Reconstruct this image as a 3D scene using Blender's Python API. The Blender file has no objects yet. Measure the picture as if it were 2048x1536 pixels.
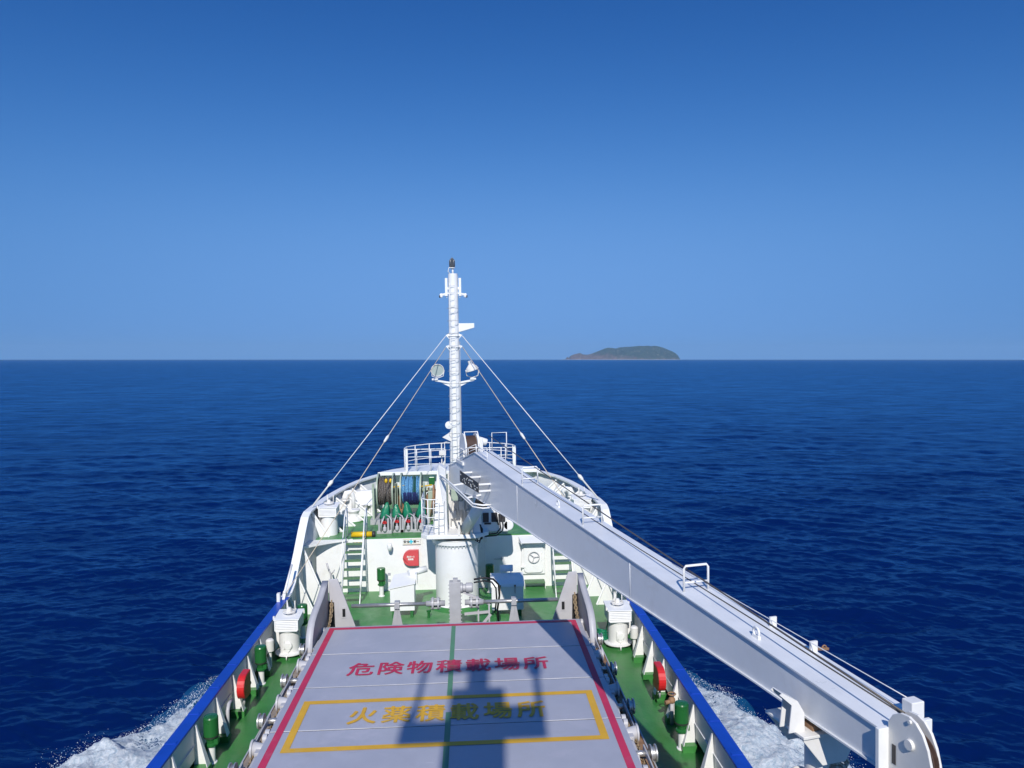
import bpy, bmesh, math, random
import numpy as np
from mathutils import Vector, Matrix
random.seed(7); rng = np.random.default_rng(7)
S = bpy.context.scene
COL = S.collection
R = math.radians
# ------------------------------------------------------------------ camera, sky, sun
EYE = Vector((0.6, 0.0, 9.2))            # X starboard, Y forward, Z above the main deck
HEEL = R(0.85)                            # the ship leans a little to port
FPX = 1500.0 / 2048.0
YAW, PITCH = math.atan(85 / 1500), math.atan(49.6 / 1500)
cam = bpy.data.cameras.new('camera'); cam_o = bpy.data.objects.new('camera', cam); COL.objects.link(cam_o)
cam.sensor_fit = 'HORIZONTAL'; cam.sensor_width = 36; cam.lens = 36 * FPX
cam.clip_start = 0.1; cam.clip_end = 200000
cam_o.location = EYE
cam_o.rotation_euler = (math.pi / 2 - PITCH, 0, -YAW)
S.camera = cam_o
SUN_EL, SUN_AZ = R(37), R(3.0)            # sun almost dead astern, a touch to port
world = bpy.data.worlds.new('World'); S.world = world; world.use_nodes = True
wn = world.node_tree
for n in list(wn.nodes): wn.nodes.remove(n)
sky = wn.nodes.new('ShaderNodeTexSky'); sky.sky_type = 'NISHITA'; sky.sun_disc = False
sky.sun_elevation = SUN_EL; sky.sun_rotation = math.pi + SUN_AZ
sky.altitude = 0; sky.air_density = 1.0; sky.dust_density = 0.0; sky.ozone_density = 8.0
hs = wn.nodes.new('ShaderNodeHueSaturation'); hs.inputs['Saturation'].default_value = 1.0
bg = wn.nodes.new('ShaderNodeBackground'); bg.inputs['Strength'].default_value = 0.1
wo = wn.nodes.new('ShaderNodeOutputWorld')
# keep the lowest band of sky from whitening: look the sky up a little above the true horizon
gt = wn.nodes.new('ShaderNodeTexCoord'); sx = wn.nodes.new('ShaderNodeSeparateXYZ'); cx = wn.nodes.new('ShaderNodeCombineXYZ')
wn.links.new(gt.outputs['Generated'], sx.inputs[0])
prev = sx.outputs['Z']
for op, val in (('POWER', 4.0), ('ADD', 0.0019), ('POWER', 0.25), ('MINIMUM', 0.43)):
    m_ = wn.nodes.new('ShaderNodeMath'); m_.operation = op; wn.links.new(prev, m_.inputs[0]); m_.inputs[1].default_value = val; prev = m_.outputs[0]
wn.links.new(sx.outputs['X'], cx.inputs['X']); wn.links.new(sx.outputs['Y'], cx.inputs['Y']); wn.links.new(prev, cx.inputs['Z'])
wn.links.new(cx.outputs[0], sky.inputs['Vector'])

sp = wn.nodes.new('ShaderNodeSeparateColor'); cc = wn.nodes.new('ShaderNodeCombineColor'); wn.links.new(sky.outputs[0], sp.inputs[0])
for ch, (e_, k_, top) in enumerate(((2.55, 11.2, .80), (1.55, 1.58, .85), (1.12, 1.10, 1.0))):   # the camera's blue rendering of the sky, channel by channel
    prev = sp.outputs[ch]
    for op, val in (('MULTIPLY', 0.1), ('POWER', e_), ('MULTIPLY', k_), ('MINIMUM', top)):
        m_ = wn.nodes.new('ShaderNodeMath'); m_.operation = op; wn.links.new(prev, m_.inputs[0]); m_.inputs[1].default_value = val; prev = m_.outputs[0]
    m_ = wn.nodes.new('ShaderNodeMath'); m_.operation = 'MULTIPLY'; wn.links.new(prev, m_.inputs[0]); m_.inputs[1].default_value = 10.0
    wn.links.new(m_.outputs[0], cc.inputs[ch])
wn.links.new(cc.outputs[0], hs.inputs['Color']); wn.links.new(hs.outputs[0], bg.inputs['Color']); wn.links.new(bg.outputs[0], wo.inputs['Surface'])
sun = bpy.data.lights.new('sun', 'SUN'); sun.energy = 4.4; sun.angle = R(0.53); sun.color = (1.0, 0.96, 0.90)
sun_o = bpy.data.objects.new('sun', sun); COL.objects.link(sun_o); sun_o.location = (0, -40, 60)
sdir = Vector((-math.sin(SUN_AZ) * math.cos(SUN_EL), -math.cos(SUN_AZ) * math.cos(SUN_EL), math.sin(SUN_EL)))
sun_o.rotation_euler = sdir.to_track_quat('Z', 'Y').to_euler()
S.view_settings.view_transform = 'Standard'; S.view_settings.look = 'None'
S.view_settings.exposure = 0.0; S.view_settings.gamma = 1.0
S.cycles.max_bounces = 10; S.cycles.diffuse_bounces = 6; S.cycles.volume_bounces = 0
# ------------------------------------------------------------------ materials
MATS = {}
def node_mat(name):
    m = bpy.data.materials.new(name); m.use_nodes = True
    nt = m.node_tree
    return m, nt, nt.nodes['Principled BSDF']
def N(nt, kind, **kw):
    n = nt.nodes.new(kind)
    for k, v in kw.items():
        if isinstance(v, (int, float, tuple)) and k in n.inputs: n.inputs[k].default_value = v
        else: setattr(n, k, v)
    return n
def ramp(nt, fac, stops):
    r = nt.nodes.new('ShaderNodeValToRGB')
    el = r.color_ramp.elements
    while len(el) < len(stops): el.new(0.5)
    for e, (p, c) in zip(el, stops):
        e.position = p; e.color = (*c, 1) if len(c) == 3 else c
    nt.links.new(fac, r.inputs[0]); return r
def mixc(nt, fac, a, b):
    m = nt.nodes.new('ShaderNodeMix'); m.data_type = 'RGBA'
    nt.links.new(fac, m.inputs[0])
    for sock, v in ((m.inputs[6], a), (m.inputs[7], b)):
        if isinstance(v, tuple): sock.default_value = (*v, 1)
        else: nt.links.new(v, sock)
    return m.outputs[2]
def paint(name, rgb, rough=0.4, var=0.12, rust=0.0, worn=None, worn_amt=0.0, metal=0.0, scale=1.0, bump=0.03, streak=False, spec=0.5, scuff=False):
    """painted steel: uneven tone, chalky or worn patches of its own shape, rust spots and streaks"""
    if name in MATS: return MATS[name]
    m, nt, p = node_mat(name)
    tc = N(nt, 'ShaderNodeTexCoord'); L = nt.links.new
    n1 = N(nt, 'ShaderNodeTexNoise', Scale=1.3 * scale, Detail=6.0, Roughness=0.65); L(tc.outputs['Object'], n1.inputs['Vector'])
    lo = tuple(c * (1 - var) for c in rgb); hi = tuple(min(1, c * (1 + var * .6)) for c in rgb)
    col = ramp(nt, n1.outputs[0], [(0.3, lo), (0.7, hi)]).outputs[0]
    if worn:
        mp = N(nt, 'ShaderNodeMapping'); mp.inputs['Scale'].default_value = (1.6, .35, 1) if streak else (1, 1, 1); L(tc.outputs['Object'], mp.inputs[0])
        n2 = N(nt, 'ShaderNodeTexNoise', Scale=1.1 * scale, Detail=8.0, Roughness=0.7, Distortion=.6); L(mp.outputs[0], n2.inputs['Vector'])
        f = ramp(nt, n2.outputs[0], [(0.62 - .3 * worn_amt, (0, 0, 0)), (0.8 - .2 * worn_amt, (1, 1, 1))]).outputs[0]
        col = mixc(nt, f, col, worn)
    if scuff:
        mp = N(nt, 'ShaderNodeMapping'); mp.inputs['Scale'].default_value = (.55, 5.5, 1); mp.inputs['Rotation'].default_value = (0, 0, .12); L(tc.outputs['Object'], mp.inputs[0])
        n5 = N(nt, 'ShaderNodeTexNoise', Scale=1.7, Detail=6.0, Roughness=.6); L(mp.outputs[0], n5.inputs['Vector'])
        col = mixc(nt, ramp(nt, n5.outputs[0], [(.685, (0, 0, 0)), (.75, (.55, .55, .55))]).outputs[0], col, (.60, .60, .62))
        n6 = N(nt, 'ShaderNodeTexNoise', Scale=.55, Detail=7.0, Roughness=.7); L(tc.outputs['Object'], n6.inputs['Vector'])
        col = mixc(nt, ramp(nt, n6.outputs[0], [(.58, (0, 0, 0)), (.80, (.35, .35, .35))]).outputs[0], col, (.27, .25, .25))
    if rust:
        mp = N(nt, 'ShaderNodeMapping'); mp.inputs['Scale'].default_value = (1, 1, .25); L(tc.outputs['Object'], mp.inputs[0])
        n3 = N(nt, 'ShaderNodeTexNoise', Scale=4.0 * scale, Detail=9.0, Roughness=0.72); L(mp.outputs[0], n3.inputs['Vector'])
        f = ramp(nt, n3.outputs[0], [(0.72 - .2 * rust, (0, 0, 0)), (0.80 - .2 * rust, (1, 1, 1))]).outputs[0]
        col = mixc(nt, f, col, (0.27, 0.115, 0.04))
    L(col, p.inputs['Base Color'])
    rr = ramp(nt, n1.outputs[0], [(0.25, (rough * .75,) * 3), (0.75, (min(1, rough * 1.3),) * 3)]).outputs[0]
    L(rr, p.inputs['Roughness'])
    p.inputs['Metallic'].default_value = metal; p.inputs['Specular IOR Level'].default_value = spec
    if bump:
        n4 = N(nt, 'ShaderNodeTexNoise', Scale=7.0 * scale, Detail=4.0); L(tc.outputs['Object'], n4.inputs['Vector'])
        b = N(nt, 'ShaderNodeBump', Strength=bump, Distance=.05); L(n4.outputs[0], b.inputs['Height']); L(b.outputs[0], p.inputs['Normal'])
    MATS[name] = m; return m
WHITE = paint('white paint', (0.80, 0.80, 0.785), .38, .05, .04, worn=(.70, .68, .62), worn_amt=.16, scale=1.5)
WHITE_R = paint('white paint with rust', (0.78, 0.77, 0.75), .42, .08, .35, scale=2)
WHITE_O = paint('old white paint', (0.74, 0.72, 0.68), .5, .12, .38, worn=(.62, .57, .48), worn_amt=.25)
BOOM = paint('crane boom paint', (0.735, 0.745, 0.755), .34, .07, .05, worn=(.66, .65, .64), worn_amt=.18, scale=.9, bump=.05)
GREEN = paint('green deck paint', (0.042, 0.20, 0.045), .34, .22, .08, worn=(.10, .22, .09), worn_amt=.22, bump=.10, streak=True)
GREEN_W = paint('worn green deck paint', (0.05, 0.225, 0.058), .42, .2, .1, worn=(.14, .29, .13), worn_amt=.5, bump=.12)
GREEN_P = paint('bright green paint', (0.018, 0.13, 0.03), .3, .15, .03)
GREEN_L = paint('pale green machinery paint', (0.36, 0.43, 0.33), .45, .15, .3, scale=2)
TREAD = paint('green tread paint', (0.10, 0.21, 0.10), .55, .25, .1, scale=3)
BLUE = paint('blue rail paint', (0.006, 0.055, 0.40), .35, .2, .0)
HULLB = paint('blue hull paint', (0.008, 0.05, 0.30), .3, .15, .0)
GREY = paint('grey hatch paint', (0.375, 0.383, 0.438), .40, .08, .0, scuff=True, worn=(.44, .43, .49), worn_amt=.3, scale=.8, bump=.04)
GREY_M = paint('grey machinery paint', (0.40, 0.40, 0.41), .42, .12, .25, scale=2)
GREY_F = paint('light grey paint', (0.47, 0.46, 0.47), .45, .08, .1, scale=1.5)
GREY_D = paint('weathered grey plate', (0.26, 0.25, 0.27), .5, .2, .3, worn=(.2, .16, .15), worn_amt=.3, scale=1.2)
BULWK = paint('grey white bulwark paint', (0.64, 0.65, 0.66), .45, .08, .12)
RUSTY = paint('rusty brown steel', (0.30, 0.17, 0.09), .75, .4, .55, scale=3, bump=.2)
CHAINM = paint('rusted chain', (0.30, 0.22, 0.13), .6, .4, .6, scale=8, bump=.1)
COAM = paint('coaming top', (0.33, 0.27, 0.21), .6, .3, .45, scale=2.5, bump=.1)
STEEL = paint('bare steel', (0.50, 0.49, 0.47), .35, .15, .15, metal=.7, scale=3)
DARK = paint('dark steel', (0.035, 0.033, 0.035), .5, .3, .1)
HOSE = paint('black hose', (0.014, 0.014, 0.016), .5, .2, .0)
RED = paint('red paint', (0.60, 0.022, 0.022), .32, .12, .0)
REDL = paint('faded red paint', (0.62, 0.075, 0.085), .45, .1, .0)
HRED = paint('red line paint', (0.50, 0.03, 0.085), .55, .16, .0, worn=(.46, .12, .17), worn_amt=.15)
HYEL = paint('yellow line paint', (0.66, 0.37, 0.025), .55, .14, .0, worn=(.55, .38, .12), worn_amt=.15)
HGRN = paint('green line paint', (0.09, 0.24, 0.14), .55, .14, .0)
SEAM = paint('pale seam sealant', (0.60, 0.60, 0.63), .5, .3, .0)
YEL = paint('yellow paint', (0.72, 0.46, 0.01), .4, .12, .05)
BLACK = paint('black paint', (0.012, 0.012, 0.014), .5, .1, .0)
WROPE = paint('greased wire rope', (0.10, 0.085, 0.07), .5, .3, .2, scale=6)
BROWN = paint('brown wire windings', (0.085, 0.05, 0.038), .6, .25, .0, scale=6, bump=.1)
TAN = paint('tan stay', (0.62, 0.52, 0.40), .6, .2, .1, scale=4)
CYAN = paint('teal cross paint', (0.03, 0.50, 0.62), .5, .05, .0)
BAG = paint('green vinyl cover', (0.012, 0.20, 0.10), .28, .2, .0, scale=3, bump=.3)
SIGNW = paint('sign white', (0.74, 0.73, 0.68), .5, .05, .08)
LENS = paint('lamp glass', (0.45, 0.52, 0.48), .08, .05, .0)
LAMPD = paint('dark lamp glass', (0.06, 0.065, 0.07), .1, .1, .0)
def rope_mat(name, rgb, dark):
    m, nt, p = node_mat(name); L = nt.links.new
    tc = N(nt, 'ShaderNodeTexCoord')
    n = N(nt, 'ShaderNodeTexVoronoi', Scale=26.0); L(tc.outputs['Object'], n.inputs['Vector'])
    c = ramp(nt, n.outputs['Distance'], [(0.1, rgb), (0.6, dark)])
    L(c.outputs[0], p.inputs['Base Color']); p.inputs['Roughness'].default_value = .8
    b = N(nt, 'ShaderNodeBump', Strength=.6, Distance=.02); b.invert = True; L(n.outputs['Distance'], b.inputs['Height']); L(b.outputs[0], p.inputs['Normal'])
    return m
ROPE_G = rope_mat('grey rope', (0.30, 0.27, 0.24), (0.06, 0.05, 0.045))
ROPE_B = rope_mat('light blue rope', (0.22, 0.50, 0.72), (0.06, 0.2, 0.38))
ROPE_N = rope_mat('navy rope', (0.02, 0.05, 0.22), (0.008, 0.015, 0.08))
ROPE_T = rope_mat('dark green rope', (0.015, 0.14, 0.12), (0.005, 0.05, 0.045))
ROPE_W = rope_mat('white rope', (0.68, 0.64, 0.56), (0.3, 0.27, 0.22))
# ------------------------------------------------------------------ mesh builder
class MB:
    def __init__(s): s.v = []; s.f = []; s.sm = []
    def add(s, vs, fs, smooth=False):
        o = len(s.v); s.v.extend([tuple(v) for v in vs])
        for f in fs: s.f.append(tuple(i + o for i in f)); s.sm.append(smooth)
        return s
    def box(s, x0, x1, y0, y1, z0, z1):
        return s.hexa([(x0, y0, z0), (x1, y0, z0), (x1, y1, z0), (x0, y1, z0), (x0, y0, z1), (x1, y0, z1), (x1, y1, z1), (x0, y1, z1)])
    def hexa(s, v):
        return s.add(v, [(3, 2, 1, 0), (4, 5, 6, 7), (0, 1, 5, 4), (1, 2, 6, 5), (2, 3, 7, 6), (3, 0, 4, 7)])
    def obox(s, c, ax, ay, az):
        c, ax, ay, az = map(Vector, (c, ax, ay, az))
        return s.hexa([c - ax - ay - az, c + ax - ay - az, c + ax + ay - az, c - ax + ay - az, c - ax - ay + az, c + ax - ay + az, c + ax + ay + az, c - ax + ay + az])
    def bar(s, a, b, w, h, up=(0, 0, 1)):
        a, b = Vector(a), Vector(b); d = b - a; u = Vector(up); x = d.cross(u)
        if x.length < 1e-6: x = d.cross(Vector((0, 1, 0)))
        x.normalize(); z = x.cross(d).normalized()
        return s.obox((a + b) / 2, x * (w / 2), d / 2, z * (h / 2))
    def prism(s, poly, vec):
        """closed polygon (3D points) pushed along vec"""
        n = len(poly); v = [Vector(p) for p in poly]; e = Vector(vec)
        fs = [tuple(range(n - 1, -1, -1)), tuple(range(n, 2 * n))] + [(i, (i + 1) % n, n + (i + 1) % n, n + i) for i in range(n)]
        nrm = sum(((v[i]).cross(v[(i + 1) % n]) for i in range(n)), Vector())
        if nrm.dot(e) < 0: fs = [f[::-1] for f in fs]
        return s.add(v + [p + e for p in v], fs)
    def tube(s, path, r, n=8, closed=False, cap=True):
        P = [Vector(p) for p in path]; k = len(P); rs = r if isinstance(r, (list, tuple)) else [r] * k
        T = []
        for i in range(k):
            a = P[i - 1] if (i > 0 or closed) else P[i]; b = P[(i + 1) % k] if (i < k - 1 or closed) else P[i]
            T.append((b - a).normalized())
        u = T[0].orthogonal().normalized(); vs = []
        for i in range(k):
            u = (u - T[i] * u.dot(T[i]))
            u = u.normalized() if u.length > 1e-6 else T[i].orthogonal().normalized()
            w = T[i].cross(u)
            for j in range(n):
                a = 2 * math.pi * j / n; vs.append(P[i] + (u * math.cos(a) + w * math.sin(a)) * rs[i])
        fs = []
        for i in range(k if closed else k - 1):
            for j in range(n):
                a, b = i * n + j, i * n + (j + 1) % n; c, d = ((i + 1) % k) * n + (j + 1) % n, ((i + 1) % k) * n + j
                fs.append((a, b, c, d))
        s.add(vs, fs, True)
        if cap and not closed:
            o = len(s.v) - len(vs)
            s.f.append(tuple(o + j for j in range(n - 1, -1, -1))); s.sm.append(False)
            s.f.append(tuple(o + (k - 1) * n + j for j in range(n))); s.sm.append(False)
        return s
    def cyl(s, a, b, r, r1=None, n=20): return s.tube([a, b], [r, r if r1 is None else r1], n)
    def lathe(s, c, prof, axis=(0, 0, 1), n=24):
        """profile [(radius, height)] turned about axis through c; corners stay crisp"""
        c = Vector(c); a = Vector(axis).normalized(); u = a.orthogonal().normalized(); w = a.cross(u)
        for (r0, h0), (r1, h1) in zip(prof[:-1], prof[1:]):
            vs = []
            for r, h in ((r0, h0), (r1, h1)):
                for j in range(n):
                    t = 2 * math.pi * j / n; vs.append(c + a * h + (u * math.cos(t) + w * math.sin(t)) * r)
            s.add(vs, [(j, (j + 1) % n, n + (j + 1) % n, n + j) for j in range(n)], abs(r0 - r1) < 4 * abs(h1 - h0))
        return s
    def torus(s, c, axis, R_, r, n=24, k=8, a0=0, a1=2 * math.pi, ref=None):
        c = Vector(c); a = Vector(axis).normalized(); u = Vector(ref).normalized() if ref else a.orthogonal().normalized(); w = a.cross(u)
        full = abs(a1 - a0 - 2 * math.pi) < 1e-6
        pts = [c + (u * math.cos(t) + w * math.sin(t)) * R_ for t in [a0 + (a1 - a0) * i / (n if full else n - 1) for i in range(n)]]
        return s.tube(pts, r, k, closed=full)
    def sphere(s, c, r, n=12, m=8, sc=(1, 1, 1)):
        c = Vector(c); vs = [(c[0], c[1], c[2] + r * sc[2])]
        for i in range(1, m):
            p = math.pi * i / m
            for j in range(n):
                t = 2 * math.pi * j / n
                vs.append((c[0] + r * sc[0] * math.sin(p) * math.cos(t), c[1] + r * sc[1] * math.sin(p) * math.sin(t), c[2] + r * sc[2] * math.cos(p)))
        vs.append((c[0], c[1], c[2] - r * sc[2])); fs = [(0, 1 + j, 1 + (j + 1) % n) for j in range(n)]
        for i in range(m - 2):
            for j in range(n): fs.append((1 + i * n + j, 1 + (i + 1) * n + j, 1 + (i + 1) * n + (j + 1) % n, 1 + i * n + (j + 1) % n))
        l = len(vs) - 1; fs += [(l, 1 + (m - 2) * n + (j + 1) % n, 1 + (m - 2) * n + j) for j in range(n)]
        return s.add(vs, fs, True)
    def sheet(s, rows, smooth=True):
        k = len(rows[0]); vs = [p for r in rows for p in r]
        return s.add(vs, [(i * k + j, i * k + j + 1, (i + 1) * k + j + 1, (i + 1) * k + j) for i in range(len(rows) - 1) for j in range(k - 1)], smooth)
WL = {}
SHIP = []
def obj(name, mb, mat, parent=None, bevel=0.0, label=None, solid=0.0):
    org = WL[parent.name] if parent else Vector((0, 0, 0))
    me = bpy.data.meshes.new(name)
    me.from_pydata([(v[0] - org.x, v[1] - org.y, v[2] - org.z) for v in mb.v], [], mb.f)
    me.polygons.foreach_set('use_smooth', mb.sm); me.update()
    bm = bmesh.new(); bm.from_mesh(me); bmesh.ops.recalc_face_normals(bm, faces=bm.faces[:]); bm.to_mesh(me); bm.free()
    o = bpy.data.objects.new(name, me); COL.objects.link(o); me.materials.append(mat)
    if parent: o.parent = parent
    WL[o.name] = org.copy()
    if label: o['label'] = label
    if solid:
        m = o.modifiers.new('thickness', 'SOLIDIFY'); m.thickness = solid; m.offset = 0
    if bevel:
        m = o.modifiers.new('edges', 'BEVEL'); m.width = bevel; m.segments = 2; m.limit_method = 'ANGLE'; m.angle_limit = R(50)
    return o
def thing(name, label, cat, loc, group=None, ship=True):
    o = bpy.data.objects.new(name, None); COL.objects.link(o); o.location = loc; o.empty_display_size = .2
    WL[o.name] = Vector(loc); o['label'] = label; o['category'] = cat
    if group: o['group'] = group
    if ship: SHIP.append(o)
    return o
def tag(o, label, cat, group=None):
    """a thing that is one mesh"""
    o['label'] = label; o['category'] = cat
    if group: o['group'] = group
    SHIP.append(o); return o
def copy_thing(src, loc, label):
    r = src.copy(); COL.objects.link(r); r.location = loc; r['label'] = label; WL[r.name] = Vector(loc); SHIP.append(r)
    for c in list(src.children):
        d = c.copy(); COL.objects.link(d); d.parent = r
        for g in list(c.children):
            e = g.copy(); COL.objects.link(e); e.parent = d
    return r
def text_mesh(body, width, height, pos, ax, ay, spacing=1.0, bold=0.0, depth=.0006):
    """lettering fitted to width x height, laid along ax / ay from its lower left corner; bold: extra stroke width in metres"""
    cu = bpy.data.curves.new('lettering', 'FONT'); cu.body = body; cu.size = 1; cu.space_character = spacing; cu.resolution_u = 3
    t = bpy.data.objects.new('lettering_tmp', cu); COL.objects.link(t)
    dg = bpy.context.evaluated_depsgraph_get(); dg.update()
    me = bpy.data.meshes.new_from_object(t.evaluated_get(dg))
    vs = np.array([v.co[:] for v in me.vertices]); mb = MB()
    lo, hi = vs.min(0), vs.max(0)
    pos, ax, ay = Vector(pos), Vector(ax).normalized(), Vector(ay).normalized(); az = ax.cross(ay)
    q = (vs - lo)[:, :2] / (hi - lo)[:2]
    fs = [tuple(p.vertices) for p in me.polygons]
    shifts = [(0, 0)] + ([(bold * math.cos(k * math.pi / 4), bold * math.sin(k * math.pi / 4)) for k in range(8)] if bold else [])
    for i, (dx, dy) in enumerate(shifts):     # a brushed stroke: layers of paint, each a hair above the last
        mb.add([pos + ax * (a * width + dx) + ay * (b * height + dy) + az * (i * depth) for a, b in q], fs)
    bpy.data.objects.remove(t); bpy.data.curves.remove(cu); bpy.data.meshes.remove(me)
    return mb
# ================================================================== THE SHIP
ship = thing('cargo_ship', 'white and blue cargo ship with green decks heading towards the island', 'ship', (0, 15, 0))
FCZ = 2.15                                # forecastle deck
def lerp(tab, y):
    for (a, b), (c, d) in zip(tab[:-1], tab[1:]):
        if y <= c: return b + (d - b) * (y - a) / (c - a)
    return tab[-1][1]
HB = [(-30, 6.0), (28.0, 6.0), (29.5, 6.0), (30.7, 5.93), (32, 5.77), (33.3, 5.57), (34.6, 5.3), (36, 4.88), (37.1, 4.36), (38.2, 3.66), (38.9, 3.02), (39.6, 2.1), (40.1, 1.15), (40.4, 0.0)]
TOPZ = [(-30, 1.1), (25.6, 1.1), (26.3, 1.14), (26.9, 1.34), (27.4, 1.74), (28.0, 2.2), (28.7, 2.78), (29.25, 3.18), (29.7, 3.31), (40.4, 3.62)]
def hb(y): return lerp(HB, y)
def tz(y): return lerp(TOPZ, y)
YS_A = [-22, 0, 10, 16, 20, 25.4]
YS_R = [25.4, 25.9, 26.3, 26.6, 26.9, 27.15, 27.4, 27.7, 28.0, 28.35, 28.7, 29.0, 29.25, 29.5, 29.7, 29.9]
YS_F = [29.9, 30.7, 31.4, 32, 32.7, 33.3, 34, 34.6, 35.3, 36, 36.6, 37.1, 37.7, 38.2, 38.6, 38.9, 39.3, 39.6, 39.9, 40.1, 40.28, 40.4]
def inset(y):  # the bulwark leans out: its foot stands inboard of its top
    return 0.0 if y < 26 else min(.55, (y - 26) * .09)
# outer hull
rows = [[], [], [], []]
for sgn in (-1, 1):
    ys = YS_A + YS_R[1:] + YS_F[1:]
    ys = ys if sgn < 0 else ys[::-1][1:]
    for y in ys:
        b = hb(y) * sgn; k = max(0, (y - 24) / 16.4)
        rows[0].append((b, y, tz(y) - .02)); rows[1].append((b * (1 - .06 * k), y, .4 if y < 29 else 2.0 * 1))
        rows[2].append((b * (1 - .30 * k), y - 1.2 * k, -1.2)); rows[3].append((b * (1 - .55 * k), y - 2.0 * k, -4.2))
hull = obj('hull', MB().sheet(rows), HULLB, ship)
# decks
mb = MB(); mb.add([(-5.98, -22, 0), (5.98, -22, 0), (5.98, 29.98, 0), (-5.98, 29.98, 0)], [(0, 1, 2, 3)])
obj('main_deck', mb, GREEN, ship)
dk = [(hb(y) - .25, y) for y in YS_F[:-2]]
poly = [(-a, b, FCZ) for a, b in dk] + [(a, b, FCZ) for a, b in dk[::-1]]
obj('forecastle_deck', MB().prism(poly, (0, 0, -.05)), GREEN_W, ship)
# worn, trodden area of the main deck before the bulkhead (a thin paint coat)
obj('deck_coating', MB().box(-4.6, 4.6, 23.9, 29.87, -.02, .006), GREEN_W, ship)
bk = obj('forecastle_bulkhead', MB().prism([(-5.9, 29.9, 0), (5.9, 29.9, 0), (5.75, 29.9, FCZ - .05), (-5.75, 29.9, FCZ - .05)], (0, .06, 0)), WHITE, ship)
# rounded deck knees where the forecastle deck runs aft along the shell
for s in (-1, 1):
    k = [(s * 5.9, 29.9), (s * 4.15, 29.9)] + [(s * (5.85 - 1.7 * (1 - u)), 29.9 - 1.0 * u ** 1.7) for u in [i / 8 for i in range(1, 9)]] + [(s * 5.95, 28.85)]
    obj('deck_knee', MB().prism([(x, y, FCZ - .02) for x, y in k], (0, 0, -.09)), WHITE, ship)
# bulwarks
for s in (-1, 1):
    mb = MB()
    segs = [(-22, 14.2)] + [(14.2 + 1.4 * i, 14.2 + 1.4 * (i + 1)) for i in range(8)]
    for a, b in segs:                       # plating with a freeing slot along its foot
        mb.add([(s * 5.74, a, .26), (s * 5.74, b, .26), (s * 5.74, b, 1.08), (s * 5.74, a, 1.08)], [(0, 1, 2, 3)])
        mb.add([(s * 5.74, a, 0), (s * 5.74, a + .35, 0), (s * 5.74, a + .35, .26), (s * 5.74, a, .26)], [(0, 1, 2, 3)])
    bw = obj('bulwark', mb, BULWK, ship, solid=.02)
    mb = MB()
    mb.tube([(s * 5.715, 12.5, .62), (s * 5.715, 25.3, .62)], .012, 6)
    obj('seam_bead', mb, BULWK, bw)
    obj('cap_rail', MB().box(min(s * 5.70, s * 6.0), max(s * 5.70, s * 6.0), -22, 25.9, 1.08, 1.14), BLUE, bw, bevel=.01)
    for y in (14.64, 16.06, 17.4, 18.8, 20.2, 21.6, 22.98):        # pad eyes on the rail
        e = MB().torus((s * 5.87, y, 1.15), (0, 1, 0), .095, .02, 12, 6, 0, math.pi, (1, 0, 0))
        e.box(s * 5.87 - .12, s * 5.87 + .12, y - .05, y + .05, 1.14, 1.155)
        obj('pad_eye', e, BLUE, bw)
    for i, y in enumerate((15.65, 17.0, 18.38, 19.68, 20.96, 22.2)):   # triangular stays, face flange towards inboard
        m = MB(); a0, a1 = s * 5.40, s * 5.72
        m.prism([(a0, y, .16), (a1, y, .16), (s * 5.73, y, 1.05), (s * 5.69, y, 1.05)], (0, .016, 0))
        w = .17
        m.hexa([(a0, y - w, .16), (a0 + s * .014, y - w, .16), (a0 + s * .014, y + .03, .16), (a0, y + .03, .16),
                (s * 5.68, y - .025, 1.05), (s * 5.694, y - .025, 1.05), (s * 5.694, y + .025, 1.05), (s * 5.68, y + .025, 1.05)])
        st = obj('bulwark_stay', m, WHITE_R, bw)
        f = MB().box(min(a0 - s * .02, a1), max(a0 - s * .02, a1), y - w, y + .05, 0.0, .158)
        obj('stay_foot', f, GREEN, bw)
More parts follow.
